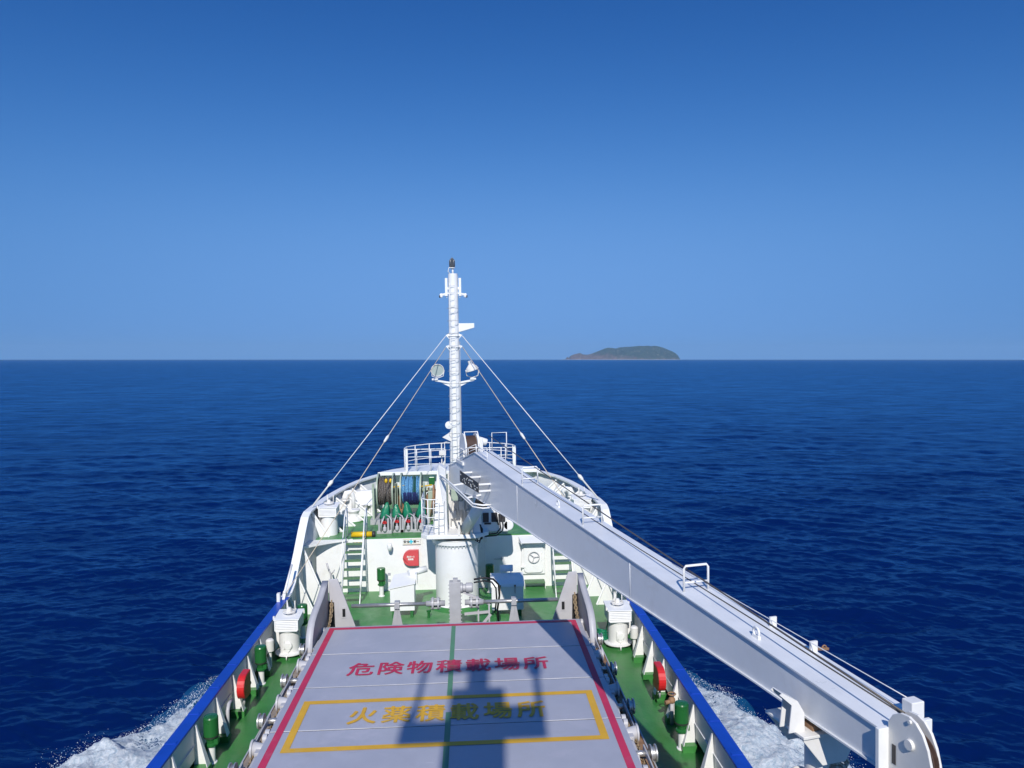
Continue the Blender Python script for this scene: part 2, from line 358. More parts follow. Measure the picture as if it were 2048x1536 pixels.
# forecastle bulwark
for s in (-1, 1):
    ys = YS_R + YS_F[1:]
    top = [(s * (hb(y) - .03), y, tz(y) - .03) for y in ys]
    mid = [(s * (hb(y) - .03 - inset(y) * .45), y, .45 * (0 if y < 29.9 else FCZ) + .55 * tz(y)) for y in ys]
    bot = [(s * max(0, hb(y) - .03 - inset(y)), y, 0 if y < 29.9 else FCZ - .06) for y in ys]
    fb = obj('forecastle_bulwark', MB().sheet([top, mid, bot]), BULWK, ship, solid=.02)
    cap = MB(); O, I, O2, I2 = [], [], [], []
    for y in ys:
        x = hb(y) + .02; w = .30 if y < 38.5 else .26
        yi = y - (.0 if y < 36 else min(.28, (y - 36) * .075))
        xi = max(0, x - w) if y < 39.9 else max(0, x - w * 1.4)
        O.append((s * x, y, tz(y) + .0)); I.append((s * xi, yi, tz(y) + .0)); O2.append((s * x, y, tz(y) - .07)); I2.append((s * xi, yi, tz(y) - .07))
    cap.sheet([O, I], False); cap.sheet([I, I2], False); cap.sheet([O2, O], False); cap.sheet([I2, O2], False)
    cap.add([O[0], I[0], I2[0], O2[0]], [(0, 1, 2, 3)])
    obj('cap_rail', cap, WHITE, fb)
    def brace(y, w0, zf, back=.0):
        xt = hb(y) - .06; xb = hb(y) - .06 - inset(y); m = MB(); zt = tz(y) - .1
        m.prism([(s * (xt - .03), y, zt), (s * (xb), y, zf), (s * (xb - w0), y - back, zf)], (0, .02, 0))
        a, b = Vector((s * (xt - .05), y, zt)), Vector((s * (xb - w0), y - back, zf))
        m.bar(a, b, .012, .11, (s * .5, 0, .5)); m.bar(a, b, .12, .014, (s * .5, 0, .5))
        return m
    for y, w0 in ((26.45, .42), (27.4, .62), (28.4, .8)): obj('bulwark_stay', brace(y, w0, .0), WHITE, fb)
    for y, w0 in ((30.25, .36), (31.1, .6), (32.1, .75), (33.1, .85), (34.1, .9), (35.0, .9), (35.9, .85)): obj('bulwark_stay', brace(y, w0, FCZ), WHITE, fb)
# open bow platform level with the rail
pl = [(hb(y) - .2, y) for y in (37.3, 37.7, 38.2, 38.6, 38.9, 39.3, 39.6, 39.9, 40.1)]
poly = [(-a, b, 3.66) for a, b in pl] + [(a, b, 3.66) for a, b in pl[::-1]]
obj('bow_platform', MB().prism(poly, (0, 0, -.16)), WHITE, ship, bevel=.01)
# inner bow bulkhead under the platform edge
obj('platform_web', MB().box(-3.8, 3.8, 37.9, 37.94, FCZ, 3.5), BULWK, ship)
# ------------------------------------------------------------------ wheelhouse and mast astern of the viewer (throws the shadow on the hatch)
wh = thing('wheelhouse', 'white bridge superstructure with radar mast at the after end of the hatch', 'superstructure', (0, -4, 0))
m = MB().box(-5.0, 5.0, -9, -1.2, 0, 10.6); obj('house', m, WHITE, wh)
m = MB()
for i in range(7): m.box(-4.6 + i * 1.33, -3.4 + i * 1.33, -1.2, -1.17, 8.9, 9.9)
obj('front_windows', m, LAMPD, wh)
obj('roof', MB().box(-5.2, 5.2, -9.2, -1.0, 10.6, 10.75), WHITE, wh)
m = MB().box(-.85, .42, -4.2, -3.6, 10.75, 17.45); m.box(-.50, .03, -4.1, -3.7, 17.45, 18.6)
obj('radar_mast', m, WHITE, wh)
m = MB().box(-1.84, -.85, -4.3, -3.9, 16.05, 16.5); m.box(.42, 1.3, -4.3, -3.9, 16.1, 16.95)
m.prism([(-1.3, -3.9, 18.3), (1.35, -3.9, 18.55), (1.35, -3.9, 18.68), (-.3, -3.9, 18.72), (-1.3, -3.9, 18.42)], (0, .1, 0))
m.cyl((1.2, -4, 16.9), (1.2, -4, 19.0), .085); m.cyl((-1.6, -4, 16.5), (-1.6, -4, 18.75), .07); m.box(1.0, 1.35, -4.1, -3.9, 18.3, 18.7); m.tube([(-1.8, -4, 16.3), (-1.6, -4, 17.3)], .05, 6)
obj('yard', m, WHITE, wh)
# ------------------------------------------------------------------ cargo hatch
HZ = 1.3
hatch = thing('cargo_hatch', 'long grey folding cargo hatch cover with red and yellow painted boxes and lettering', 'hatch cover', (0, 18, 0))
SE = [22.33, 20.21, 18.15, 16.02, 13.95, 11.9, 9.8, 7.7]
for a, b in zip(SE[:-1], SE[1:]):
    o = obj('cover_panel', MB().box(-3.80, 3.80, b + .012, a - .012, HZ - .34, HZ), GREY, hatch, bevel=.012)
    sm = MB(); sm.box(-3.79, 3.79, b - .012, b + .012, HZ - .06, HZ - .008); obj('seam', sm, DARK, o)
    sm = MB(); sm.box(-3.79, 3.79, b + .013, b + .024, HZ - .008, HZ + .004); obj('seam', sm, SEAM, o)
co = MB()
for s in (-1, 1):
    co.box(min(s * 3.7, s * 4.20), max(s * 3.7, s * 4.20), 7, 22.45, .92, .98); co.box(min(s * 4.17, s * 4.20), max(s * 4.17, s * 4.20), 7, 22.45, .98, 1.03)
    co.box(min(s * 4.12, s * 4.15), max(s * 4.12, s * 4.15), 7, 22.45, 0, .92)
co.box(-4.2, 4.2, 22.46, 22.5, 0, .98)
cm = obj('coaming', co, GREY_M, hatch)
for s in (-1, 1):
    obj('coaming_top', MB().box(min(s * 3.75, s * 4.168), max(s * 3.75, s * 4.168), 7, 22.4, .983, .99), COAM if s < 0 else RUSTY, hatch)
# painted lines on the cover, each a thin coat of its own
def coat(pts, mat, name='painted_line', z=HZ + .004):
    mb = MB()
    for (x0, x1, y0, y1) in pts: mb.box(x0, x1, y0, y1, z, z + .002)
    return obj(name, mb, mat, hatch)
coat([(-3.66, -3.50, 7.8, 22.22), (3.50, 3.66, 7.8, 22.22), (-3.50, 3.50, 22.06, 22.22)], HRED)
yz = HZ + .0085
coat([(-3.36, 3.36, 17.26, 17.42), (-3.36, 3.36, 15.13, 15.29), (-3.36, -3.20, 15.29, 17.26), (3.20, 3.36, 15.29, 17.26)], HYEL, z=yz)
coat([(-.06, .06, 17.43, 22.05), (-.06, .06, 7.8, 15.12), (-.06, .06, 15.30, 16.6)], HGRN, z=HZ + .0065)
obj('lettering', text_mesh('危険物積載場所', 5.12, .76, (-2.62, 18.76, HZ + .011), (1, 0, 0), (0, 1, 0), 1.18, .014), HRED, hatch)
obj('lettering', text_mesh('火薬積載場所', 4.36, .76, (-2.2, 16.22, HZ + .012), (1, 0, 0), (0, 1, 0), 1.26, .016), HYEL, hatch)
for s in (-1, 1):
    for y in (20.88, 18.85, 16.76, 14.7):                     # track wheels on axles
        m = MB().cyl((s * 3.72, y, 1.2), (s * 4.14, y, 1.2), .06, n=14)
        w = obj('track_roller', m, STEEL, hatch)
        q = MB().lathe((s * 4.12, y, 1.2), [(0.0, -.02), (.17, -.02), (.17, .01), (.12, .02), (.12, .07), (.17, .08), (.17, .11), (.05, .12), (0, .12)], (s, 0, 0), 20)
        obj('wheel', q, STEEL, w)
        obj('link_arm', MB().bar((s * 4.0, y + .12, 1.27), (s * 4.03, y - 1.0, 1.16), .03, .12), GREY_M, hatch, bevel=.006)
    for y in (19.86, 17.72, 15.62, 13.6):                     # conical lifting brackets
        m = MB().tube([(s * 3.76, y - .06, 1.18), (s * 4.02, y, 1.16)], [.10, .15], 14)
        m.box(min(s * 3.78, s * 3.92), max(s * 3.78, s * 3.92), y - .32, y - .16, 1.08, 1.24)
        m.lathe((s * 4.02, y, 1.16), [(.0, 0), (.19, 0), (.19, .04), (0, .04)], (s, 0, 0), 16)
        obj('lifting_bracket', m, GREY_F, hatch, bevel=.006)
    e = MB()                                                   # scalloped edge plates and eyes along the panel ends
    for k, (a, b) in enumerate(zip(SE[:-1], SE[1:])):
        for y in (a - .10, b + .10):
            e.lathe((s * 3.84, y, 1.22), [(0, -.03), (.10, -.03), (.10, .06), (.04, .06), (.04, .02), (0, .02)], (s, 0, 0), 14)
        pts = [(s * 3.81, a - .2, 1.24), (s * 3.81, a - .55, 1.14), (s * 3.81, a - .9, 1.24), (s * 3.81, b + .75, 1.24), (s * 3.81, b + .5, 1.12), (s * 3.81, b + .25, 1.24), (s * 3.81, b + .25, 1.02), (s * 3.81, a - .2, 1.02)]
        e.prism(pts, (s * .06, 0, 0))
    obj('edge_plate', e, GREY_F, hatch)
    ch = MB()                                                  # drive chain lying along the coaming
    y = 8.0; k = 0
    while y < 22.3:
        z = 1.04 + (.03 * math.sin(y * 2.1))
        x = s * (3.99 + .015 * math.sin(y * 3.7))
        ax = (0, 0, 1) if k % 2 else (1, 0, 0)
        c = Vector((x, y, z)); u = Vector((0, 1, 0)); w = Vector(ax).cross(u)
        ch.tube([c + u * (.075 * math.cos(t)) + w * (.036 * math.sin(t)) for t in [i * math.pi / 4 for i in range(8)]], .013, 5, closed=True)
        y += .105; k += 1
    obj('drive_chain', ch, CHAINM, hatch)
# ------------------------------------------------------------------ chain guide posts at the forward corners
for s, side in ((-1, 'port'), (1, 'starboard')):
    t = thing('chain_guide_post', 'tall grey guide post with curved cheek plate at the %s forward corner of the hatch' % ('left' if s < 0 else 'right'), 'guide post', (s * 3.9, 22.9, 0), 'chain guide posts')
    f = MB()   # after face with a slot on its outer edge
    f.prism([(s * 3.08, 23.3, .0), (s * 3.08, 23.3, .95), (s * 3.60, 23.3, 2.45), (s * 3.865, 23.3, 2.45), (s * 3.87, 23.3, 1.75), (s * 3.72, 23.3, 1.72), (s * 3.70, 23.3, .8), (s * 3.87, 23.3, .8), (s * 3.87, 23.3, 0)], (0, .05, 0))
    f.prism([(s * 3.10, 23.35, 0), (s * 3.60, 23.35, 2.4), (s * 3.60, 23.75, 2.2), (s * 3.10, 23.9, 0)], (s * .03, 0, 0))
    obj('face_plate', f, GREY_F, t, bevel=.01)
    g = MB(); g.box(min(s * 3.34, s * 3.5), max(s * 3.34, s * 3.5), 23.285, 23.298, 1.22, 1.58); obj('slot_frame', g, GREY_F, t)
    g = MB(); g.box(min(s * 3.375, s * 3.465), max(s * 3.375, s * 3.465), 23.272, 23.284, 1.27, 1.52); obj('slot', g, BLACK, t, bevel=.005)
    prof = [(23.28, 2.40), (22.9, 2.27), (22.4, 2.12), (21.9, 2.03), (21.5, 1.95), (21.2, 1.85), (20.98, 1.68), (20.82, 1.45), (20.74, 1.2), (20.72, 1.0)]
    c = MB(); c.prism([(s * 3.88, y, z) for y, z in prof] + [(s * 3.88, 22.2, 1.0), (s * 3.88, 23.28, .99)], (s * .03, 0, 0))
    obj('cheek_plate', c, GREY_D, t)
    fl = MB()
    L0 = [(s * 3.87, y, z + .012) for y, z in prof]; L1 = [(s * 4.06, y, z + .012) for y, z in prof]
    fl.sheet([L0, L1]); obj('cheek_flange', fl, GREY_F, t, solid=.02)
    fl = MB().box(min(s * 3.92, s * 4.08), max(s * 3.92, s * 4.08), 23.3, 23.34, 0, 2.4); obj('back_plate', fl, GREY_F, t)
    ch = MB(); k = 0                                     # the hanging chain in the slot
    P0 = [(3.79, 23.28, 1.72), (3.79, 23.2, 1.5), (3.80, 23.05, 1.3), (3.80, 22.8, 1.18), (3.80, 22.5, 1.10), (3.80, 22.2, 1.08)]
    for (a, b) in zip(P0[:-1], P0[1:]):
        for j in range(3):
            c0 = Vector(a).lerp(Vector(b), j / 3); c0.x *= s; d = (Vector(b) - Vector(a)); d.x *= s; d.normalize()
            ax = Vector((1, 0, 0)) if k % 2 else Vector((0, 1, .2)).cross(d) if False else Vector((0, 0, 1)).cross(d) if k % 2 else Vector((s, 0, 0))
            w = d.cross(ax.normalized() if ax.length > 1e-4 else Vector((0, 0, 1)))
            if k % 2: w = Vector((1, 0, 0))
            ch.tube([c0 + d * (.085 * math.cos(q)) + w.normalized() * (.045 * math.sin(q)) for q in [i * math.pi / 4 for i in range(8)]], .018, 5, closed=True); k += 1
    obj('chain', ch, CHAINM, t)
    obj('recess', MB().box(min(s * 3.68, s * 3.90), max(s * 3.68, s * 3.90), 23.36, 23.4, .8, 1.75), DARK, t)
# ------------------------------------------------------------------ drive shaft before the hatch
t = thing('drive_shaft', 'grey horizontal drive shaft on pedestals across the deck before the hatch', 'drive shaft', (0, 24, 0))
m = MB().cyl((-3.3, 24.0, 1.36), (-.55, 24.0, 1.36), .062); m.cyl((.55, 24.0, 1.36), (3.35, 24.0, 1.36), .062); obj('shaft', m, STEEL, t)
for x in (-.62, .62):
    q = MB()
    for k in (-.09, .09): q.lathe((x + k, 24, 1.36), [(0, -.03), (.2, -.03), (.2, .03), (0, .03)], (1, 0, 0), 18)
    for k in range(6): a = k * math.pi / 3; q.cyl((x - .16, 24 + .15 * math.cos(a), 1.36 + .15 * math.sin(a)), (x + .16, 24 + .15 * math.cos(a), 1.36 + .15 * math.sin(a)), .022, n=6)
    q.cyl((x - .3, 24, 1.36), (x + .3, 24, 1.36), .09); obj('coupling', q, GREY_M, t)
for x in (-1.85, 1.90):
    q = MB().prism([(x - .30, 23.9, 0), (x + .30, 23.9, 0), (x + .07, 23.95, 1.28), (x - .07, 23.95, 1.28)], (0, .03, 0)); q.prism([(x, 23.93, 0), (x + .02, 24.35, 0), (x + .02, 24.1, 1.25), (x, 23.93, 1.25)], (.03, 0, 0))
    q.box(x - .085, x + .085, 23.88, 24.12, 1.25, 1.47); obj('pedestal', q, GREY_M, t, bevel=.01)
q = MB().box(-.17, .19, 23.85, 24.15, .55, 2.06); q.prism([(-.17, 23.85, .55), (.19, 23.85, .55), (.34, 23.85, 0), (-.32, 23.85, 0)], (0, .32, 0))
for k in range(12):
    z = .65 + k * .12; q.cyl((-.2, 23.9, z), (-.15, 23.9, z), .02, n=6); q.cyl((.18, 23.9, z), (.23, 23.9, z), .02, n=6)
obj('gearbox', q, GREY_M, t, bevel=.015)
q = MB().lathe((.19, 24.0, 1.84), [(0, 0), (.17, 0), (.17, .06), (.12, .08), (.12, .16), (.16, .18), (.16, .36), (.13, .4), (.0, .4)], (1, 0, 0), 18); q.box(-.05, .1, 23.93, 24.07, 2.06, 2.16); obj('hydraulic_motor', q, GREY_M, t)
q = MB()
q.tube([(.62, 24.0, 2.10), (.95, 24.02, 2.14), (1.25, 24.1, 2.06), (1.42, 24.2, 1.85), (1.45, 24.3, 1.45), (1.38, 24.5, .9), (1.45, 24.8, .1)], .032, 8)
q.tube([(.62, 24.0, 2.0), (.95, 24.05, 2.03), (1.2, 24.15, 1.95), (1.34, 24.3, 1.7), (1.36, 24.4, 1.3), (1.3, 24.6, .8)], .026, 8); obj('hose', q, HOSE, t)
q = MB()
for a, b in (((.25, 24.0, 1.72), (1.15, 24.05, 1.25)), ((.3, 24.1, .95), (1.1, 24.1, 1.0)), ((1.1, 24, 0), (1.1, 24, 1.3)), ((.45, 23.95, .15), (1.15, 24.0, .95)), ((.35, 24, .62), (1.1, 24, .62)), ((.75, 24.1, .7), (.75, 24.1, 1.5))): q.bar(a, b, .05, .08)
obj('bracing', q, GREY_F, t)
# ------------------------------------------------------------------ deck crane
BA = Vector((-.2326, .9726, 0))                     # boom direction in plan, tip to root
BN = Vector((.9726, .2326, 0))                      # across the boom, to starboard
def bpt(y, off, z): return Vector((6.45 - .239 * y, y, 0)) + BN * off + Vector((0, 0, z))
crane = thing('deck_crane', 'white deck crane with long boom slewed aft over the right side of the hatch', 'crane', (0, 28.1, 0))
m = MB().lathe((0, 28.1, 0), [(.92, 0), (.82, .12), (.8, .14), (.8, 2.55)], (0, 0, 1), 48); obj('pedestal', m, WHITE, crane)
rg = MB().lathe((0, 28.1, 2.55), [(.8, -.16), (.9, -.16), (.9, -.02), (.7, 0)], (0, 0, 1), 48)
for k in range(22):
    a = math.pi + .1 + 2 * math.pi * k / 40; rg.cyl((.86 * math.cos(a), 28.1 + .86 * math.sin(a), 2.31), (.86 * math.cos(a), 28.1 + .86 * math.sin(a), 2.4), .018, n=6)
obj('slewing_ring', rg, WHITE, crane)
obj('base_weld', MB().lathe((0, 28.1, 0), [(1.15, 0.007), (.93, .1), (.9, .1)], (0, 0, 1), 40), GREEN, crane)
pf = MB().prism([(-1.28, 27.45, 2.68), (-1.05, 27.15, 2.68), (.75, 27.1, 2.68), (1.2, 27.6, 2.68), (1.2, 29.0, 2.68), (-1.28, 29.0, 2.68)], (0, 0, .14)); obj('slewing_platform', pf, WHITE, crane, bevel=.012)
ck = MB()
ck.prism([(-.82, 27.35, 2.82), (-.30, 27.3, 2.82), (-.34, 27.3, 5.2), (-.60, 27.5, 5.35), (-.66, 27.6, 5.2)], (0, .75, 0))
obj('cheek', ck, WHITE, crane, bevel=.02)
ck = MB().prism([(.62, 27.4, 2.82), (.95, 27.4, 2.82), (.86, 27.5, 5.35), (.70, 27.5, 5.35)], (0, .75, 0)); obj('cheek', ck, WHITE, crane, bevel=.02)
obj('back_panel', MB().box(-.3, .65, 28.35, 28.42, 2.82, 4.9), WHITE_O, crane)
obj('back_piping', (lambda q: ([q.tube([(-.2 + i * .14, 28.3, 2.9 + .2 * (i % 3)), (-.18 + i * .12, 28.26, 3.6), (-.1 + i * .1, 28.3, 4.6)], .022, 6) for i in range(6)], [q.box(-.2 + .3 * i, 0 + .3 * i, 28.18, 28.34, 3.2 + .35 * (i % 2), 3.5 + .35 * (i % 2)) for i in range(3)], q)[-1])(MB()), WHITE_O, crane)
# boom: web box, wider flange plates above and below
W = .60
TOP = [(28.1, 5.22), (27.2, 5.42), (24.08, 6.19), (19.25, 5.91), (13.34, 5.64), (9.47, 5.47), (7.3, 5.36)]
BOT = [(28.1, 4.35), (26.6, 4.55), (24.08, 4.76), (19.25, 4.86), (13.34, 4.93), (9.47, 4.98), (7.3, 4.98)]
bm_ = MB()
near = [bpt(y, .027, z) for y, z in TOP] + [bpt(y, .027, z) for y, z in BOT[::-1]]
bm_.prism(near, BN * (W - .054)); boom = obj('boom', bm_, BOOM, crane)
fl = MB()
for tab, s in ((TOP, 1), (BOT, -1)):
    for (y0, z0), (y1, z1) in zip(tab[:-1], tab[1:]):
        z0_, z1_ = z0 + (0.001 if s > 0 else -.001), z1 + (0.001 if s > 0 else -.001)
        fl.hexa([bpt(y1, 0, z1_), bpt(y1, W, z1_), bpt(y0, W, z0_), bpt(y0, 0, z0_), bpt(y1, 0, z1_ + s * .022), bpt(y1, W, z1_ + s * .022), bpt(y0, W, z0_ + s * .022), bpt(y0, 0, z0_ + s * .022)])
obj('flange', fl, BOOM, boom)
def topz(y): return lerp([(a, b) for a, b in TOP[::-1]], y)
wl = MB(); wl.tube([bpt(y, W * .72, z + .026) for y, z in TOP[2:]], .010, 6); obj('top_cable', wl, DARK, boom)
rb = MB()
for y in (13.0, 19.6): rb.tube([bpt(y, .026, lerp([(a, b) for a, b in BOT[::-1]], y)), bpt(y, .026, topz(y))], .007, 6)
obj('weld_strip', rb, BOOM, boom)
ep = MB(); ep.prism([bpt(7.3, -.05, 4.94), bpt(7.3, W + .03, 4.94), bpt(7.3, W + .03, 5.40), bpt(7.3, -.05, 5.40)], BA * -.05)
obj('end_plate', ep, WHITE, boom, bevel=.006)
for y in (19.3, 15.25, 11.25):                      # hand hoops on top of the boom
    z = topz(y) + .02; h = .40 if y < 19 else .44
    A, B = bpt(y, .08, z), bpt(y, .50, z); U = Vector((0, 0, 1))
    q = MB().tube([A, A + U * (h - .04), A + U * h + (B - A) * .07, B + U * h - (B - A) * .07, B + U * (h - .04), B], .019, 8)
    q.tube([A + U * .14, B + U * .14], .015, 8)
    obj('hand_hoop', q, WHITE, crane)
for y, of, r in ((16.8, .12, .07), (9.5, .12, .06)):
    z = topz(y) + .02
    q = MB().torus(bpt(y, of, z + .08), BN, r, .018, 16, 6); q.obox(bpt(y, of, z + .02), BN * .02, BA * .07, (0, 0, .02)); obj('lifting_eye', q, WHITE, crane)
q = MB()
for y, of in ((9.75, .56), (8.95, .56)): q.obox(bpt(y, of, topz(y) + .08), BN * .05, BA * .015, (0, 0, .075))
obj('cable_guide', q, WHITE_R, crane)
q = MB().bar(bpt(8.95, .60, topz(8.95) + .05), bpt(8.95, .78, topz(8.95) + .03), .03, .03); q.torus(bpt(8.95, .72, topz(8.95) + .05), BA, .03, .01, 10, 5); obj('rope_hook', q, RUSTY, crane)
# head sheaves
sh = MB(); arc = [(-.42 * 0 + .0, 0)]
def head_plate(off, th):
    pts = []
    c = (6.93, 5.26)
    for k in range(11):
        a = R(175) - R(190) * k / 10; pts.append((c[0] - .28 * -math.cos(a) * -1, c[1] + .40 * math.sin(a)))
    pts = [(7.25, 5.50)] + [(6.90 + .30 * math.cos(R(150 - 150 * k / 10)) * -1 * -1, 5.22 + .42 * math.sin(R(150 - 150 * k / 10))) for k in range(0)] + []
    prof = [(7.26, 4.80), (7.26, 5.46), (7.20, 5.56), (7.10, 5.62), (7.00, 5.63), (6.92, 5.60), (6.84, 5.52), (6.78, 5.40), (6.74, 5.25), (6.72, 5.05), (6.71, 4.80)]
    return MB().prism([bpt(y, off, z) for y, z in prof], BN * th)
for off in (.07, .175): obj('sheave_cheek', head_plate(off, .03), WHITE_O, crane, bevel=.006)
s_ = MB().lathe(bpt(6.98, .137, 5.24), [(0, -.034), (.25, -.034), (.25, -.025), (.21, -.01), (.21, .01), (.25, .025), (.25, .034), (0, .034)], BN, 28); obj('sheave', s_, BROWN, crane)
obj('sheave_pin', MB().lathe(bpt(6.98, .07, 5.36), [(0, -.03), (.05, -.03), (.055, -.015), (.055, 0)], BN, 18), WHITE_O, crane)
obj('retaining_bolt', MB().lathe(bpt(6.98, .07, 5.585), [(0, -.02), (.02, -.02), (.02, 0)], BN, 10), WHITE_O, crane)
obj('cheek_slot', MB().obox(bpt(7.18, .066, 5.16), BN * .002, BA * .025, (0, 0, .10)), DARK, crane, bevel=.01)
obj('sheave_bracket', MB().obox(bpt(7.34, .47, 5.50), BN * .08, BA * .07, (0, 0, .09)), WHITE_R, crane, bevel=.01)
obj('hook_block', MB().obox(bpt(6.70, .24, 4.97), BN * .15, BA * .10, (0, 0, .16)), WHITE_O, crane, bevel=.03)
# wires from winch to head
ws = bpt(24.2, .52, 6.72); we = bpt(7.12, .137, 5.60)
def sag(a, b, k, n=14): return [a.lerp(b, i / (n - 1)) - Vector((0, 0, k * 4 * (i / (n - 1)) * (1 - i / (n - 1)))) for i in range(n)]
obj('hoist_wire', MB().tube(sag(ws, we, .03), .0125, 6), WROPE, crane)
obj('signal_wire', MB().tube(sag(bpt(12.5, .58, topz(12.5) + .03), bpt(7.32, .46, 5.58), -.0), .006, 5), WHITE, crane)
# hoist winch over the boom root
wc = bpt(26.1, .34, 6.16)
q = MB().lathe(wc, [(0, -.20), (.36, -.20), (.36, .20), (0, .20)], BN, 32)
for k in range(11): q.torus(wc + BN * (-.18 + k * .036), BN, .362, .018, 32, 5)
obj('winch_drum', q, BROWN, crane)
for o in (-.23, .23):
    q = MB().lathe(wc + BN * o, [(0.0, -.02), (.46, -.02), (.46, .02), (0, .02)], BN, 32); obj('drum_flange', q, WHITE_R, crane)
q = MB()
q.tube([wc + BN * -.22 + BA * -.5 + Vector((0, 0, -.5)), wc + BN * -.22 + BA * -.5 + Vector((0, 0, .12)), wc + BN * -.22 + BA * -.2 + Vector((0, 0, .52)), wc + BN * .25 + BA * -.2 + Vector((0, 0, .52)), wc + BN * .27 + BA * -.5 + Vector((0, 0, .10)), wc + BN * .27 + BA * -.5 + Vector((0, 0, -.5))], .022, 8)
q.tube([wc + BN * -.22 + BA * -.5, wc + BN * .26 + BA * -.5], .016, 6); obj('drum_guard', q, WHITE, crane)
q = MB().obox(wc + BN * .36 + Vector((0, 0, -.05)), BN * .08, BA * .24, (0, 0, .36)); q.cyl(wc + BN * .4 + Vector((0, 0, .18)), wc + BN * .62 + Vector((0, 0, .10)), .13); obj('winch_motor', q, WHITE, crane, bevel=.02)
q = MB().obox(wc + BN * .03 + Vector((0, 0, -.54)), BN * .40, BA * .5, (0, 0, .05)); q.obox(wc + BN * -.26 + Vector((0, 0, -.30)), BN * .03, BA * .3, (0, 0, .22)); q.obox(wc + BN * .28 + Vector((0, 0, -.30)), BN * .03, BA * .3, (0, 0, .22)); obj('winch_bed', q, WHITE_R, crane)
# maintenance rails by the winch and along the boom root
q = MB()
def rail(q, pts, h, r=.017, mids=(.5,), posts=None):
    P = [Vector(p) for p in pts]; U = Vector((0, 0, 1))
    q.tube([p + U * h for p in P], r, 8)
    for m_ in mids: q.tube([p + U * (h * m_) for p in P], r * .8, 6)
    for p in (P if posts is None else posts): q.tube([Vector(p), Vector(p) + U * h], r, 8)
rail(q, [bpt(24.0, .05, topz(24)), bpt(25.0, .03, topz(25)), bpt(26.6, .0, topz(26.6))], .28, .012)
rail(q, [bpt(22.6, .04, topz(22.6)), bpt(23.9, .04, topz(23.9))], .26, .012)
q.tube([bpt(24.6, .75, 5.9), bpt(24.6, .75, 6.75), bpt(24.6, 1.25, 6.75), bpt(24.6, 1.25, 5.9)], .018, 8)
obj('guard_rail', q, WHITE, crane)
# platform railing on the port side, with a ladder on the cheek
q = MB(); rail(q, [(-1.24, 28.9, 2.82), (-1.24, 28.2, 2.82), (-1.24, 27.5, 2.82), (-1.0, 27.2, 2.82), (-.62, 27.2, 2.82)], 1.3, .02, (.25, .5, .75)); obj('platform_railing', q, WHITE, crane)
q = MB()
for x in (-.80, -.42): q.tube([(x, 27.25, 2.82), (x, 27.22, 4.0), (x + .02, 27.24, 4.1)], .014, 6)
for k in range(5): q.tube([(-.80, 27.23, 2.95 + .26 * k), (-.42, 27.23, 2.95 + .26 * k)], .012, 6)
obj('cheek_ladder', q, WHITE, crane)
# luffing cylinder
a, b = Vector((.34, 27.3, 2.98)), Vector((1.02, 25.9, 4.35)); d = b - a
q = MB().cyl(a, a + d * .86, .20, n=24); obj('luffing_cylinder', q, WHITE, crane)
q = MB().cyl(a + d * .86, a + d * .9, .235, n=24); q.cyl(a + d * .9, b + d * .1, .10, n=16); obj('cylinder_rod', q, RUSTY, crane)
q = MB().cyl((.1, 27.35, 2.98), (.6, 27.35, 2.98), .16, n=18); q.box(.08, .16, 27.1, 27.6, 2.8, 3.2); q.box(.52, .6, 27.1, 27.6, 2.8, 3.2); obj('cylinder_foot', q, WHITE_O, crane)
# hydraulic pack
q = MB().box(.95, 1.95, 27.9, 28.7, 2.72, 3.62); q.cyl((1.95, 27.9, 2.95), (1.95, 28.7, 2.95), .2); obj('hydraulic_pack', q, WHITE, crane, bevel=.04)
q = MB()
for x0 in (1.0, 1.32, 1.62): q.box(x0, x0 + .22, 27.87, 27.89, 3.1, 3.45)
q.box(1.05, 1.3, 27.84, 27.9, 3.02, 3.08); q.box(1.4, 1.5, 27.84, 27.9, 3.18, 3.22); obj('valve_recess', q, DARK, crane)
q = MB()
for i, pts in enumerate([[(.75, 27.6, 3.2), (.9, 27.4, 3.1), (.95, 27.4, 2.75), (.85, 27.4, 2.45), (.7, 27.4, 2.55)], [(.85, 27.6, 3.15), (.97, 27.4, 2.95), (.95, 27.4, 2.6), (.8, 27.45, 2.5), (.72, 27.5, 2.7)], [(1.7, 27.85, 3.4), (1.75, 27.75, 3.0), (1.72, 27.75, 2.8), (1.5, 27.75, 2.62), (1.05, 27.8, 2.58)], [(1.6, 27.85, 3.4), (1.65, 27.75, 2.9), (1.5, 27.75, 2.7), (1.1, 27.8, 2.66)], [(1.5, 27.85, 3.4), (1.54, 27.78, 3.2), (1.58, 27.8, 3.0)]]): q.tube(pts, .026, 8)
obj('hydraulic_hose', q, HOSE, crane)
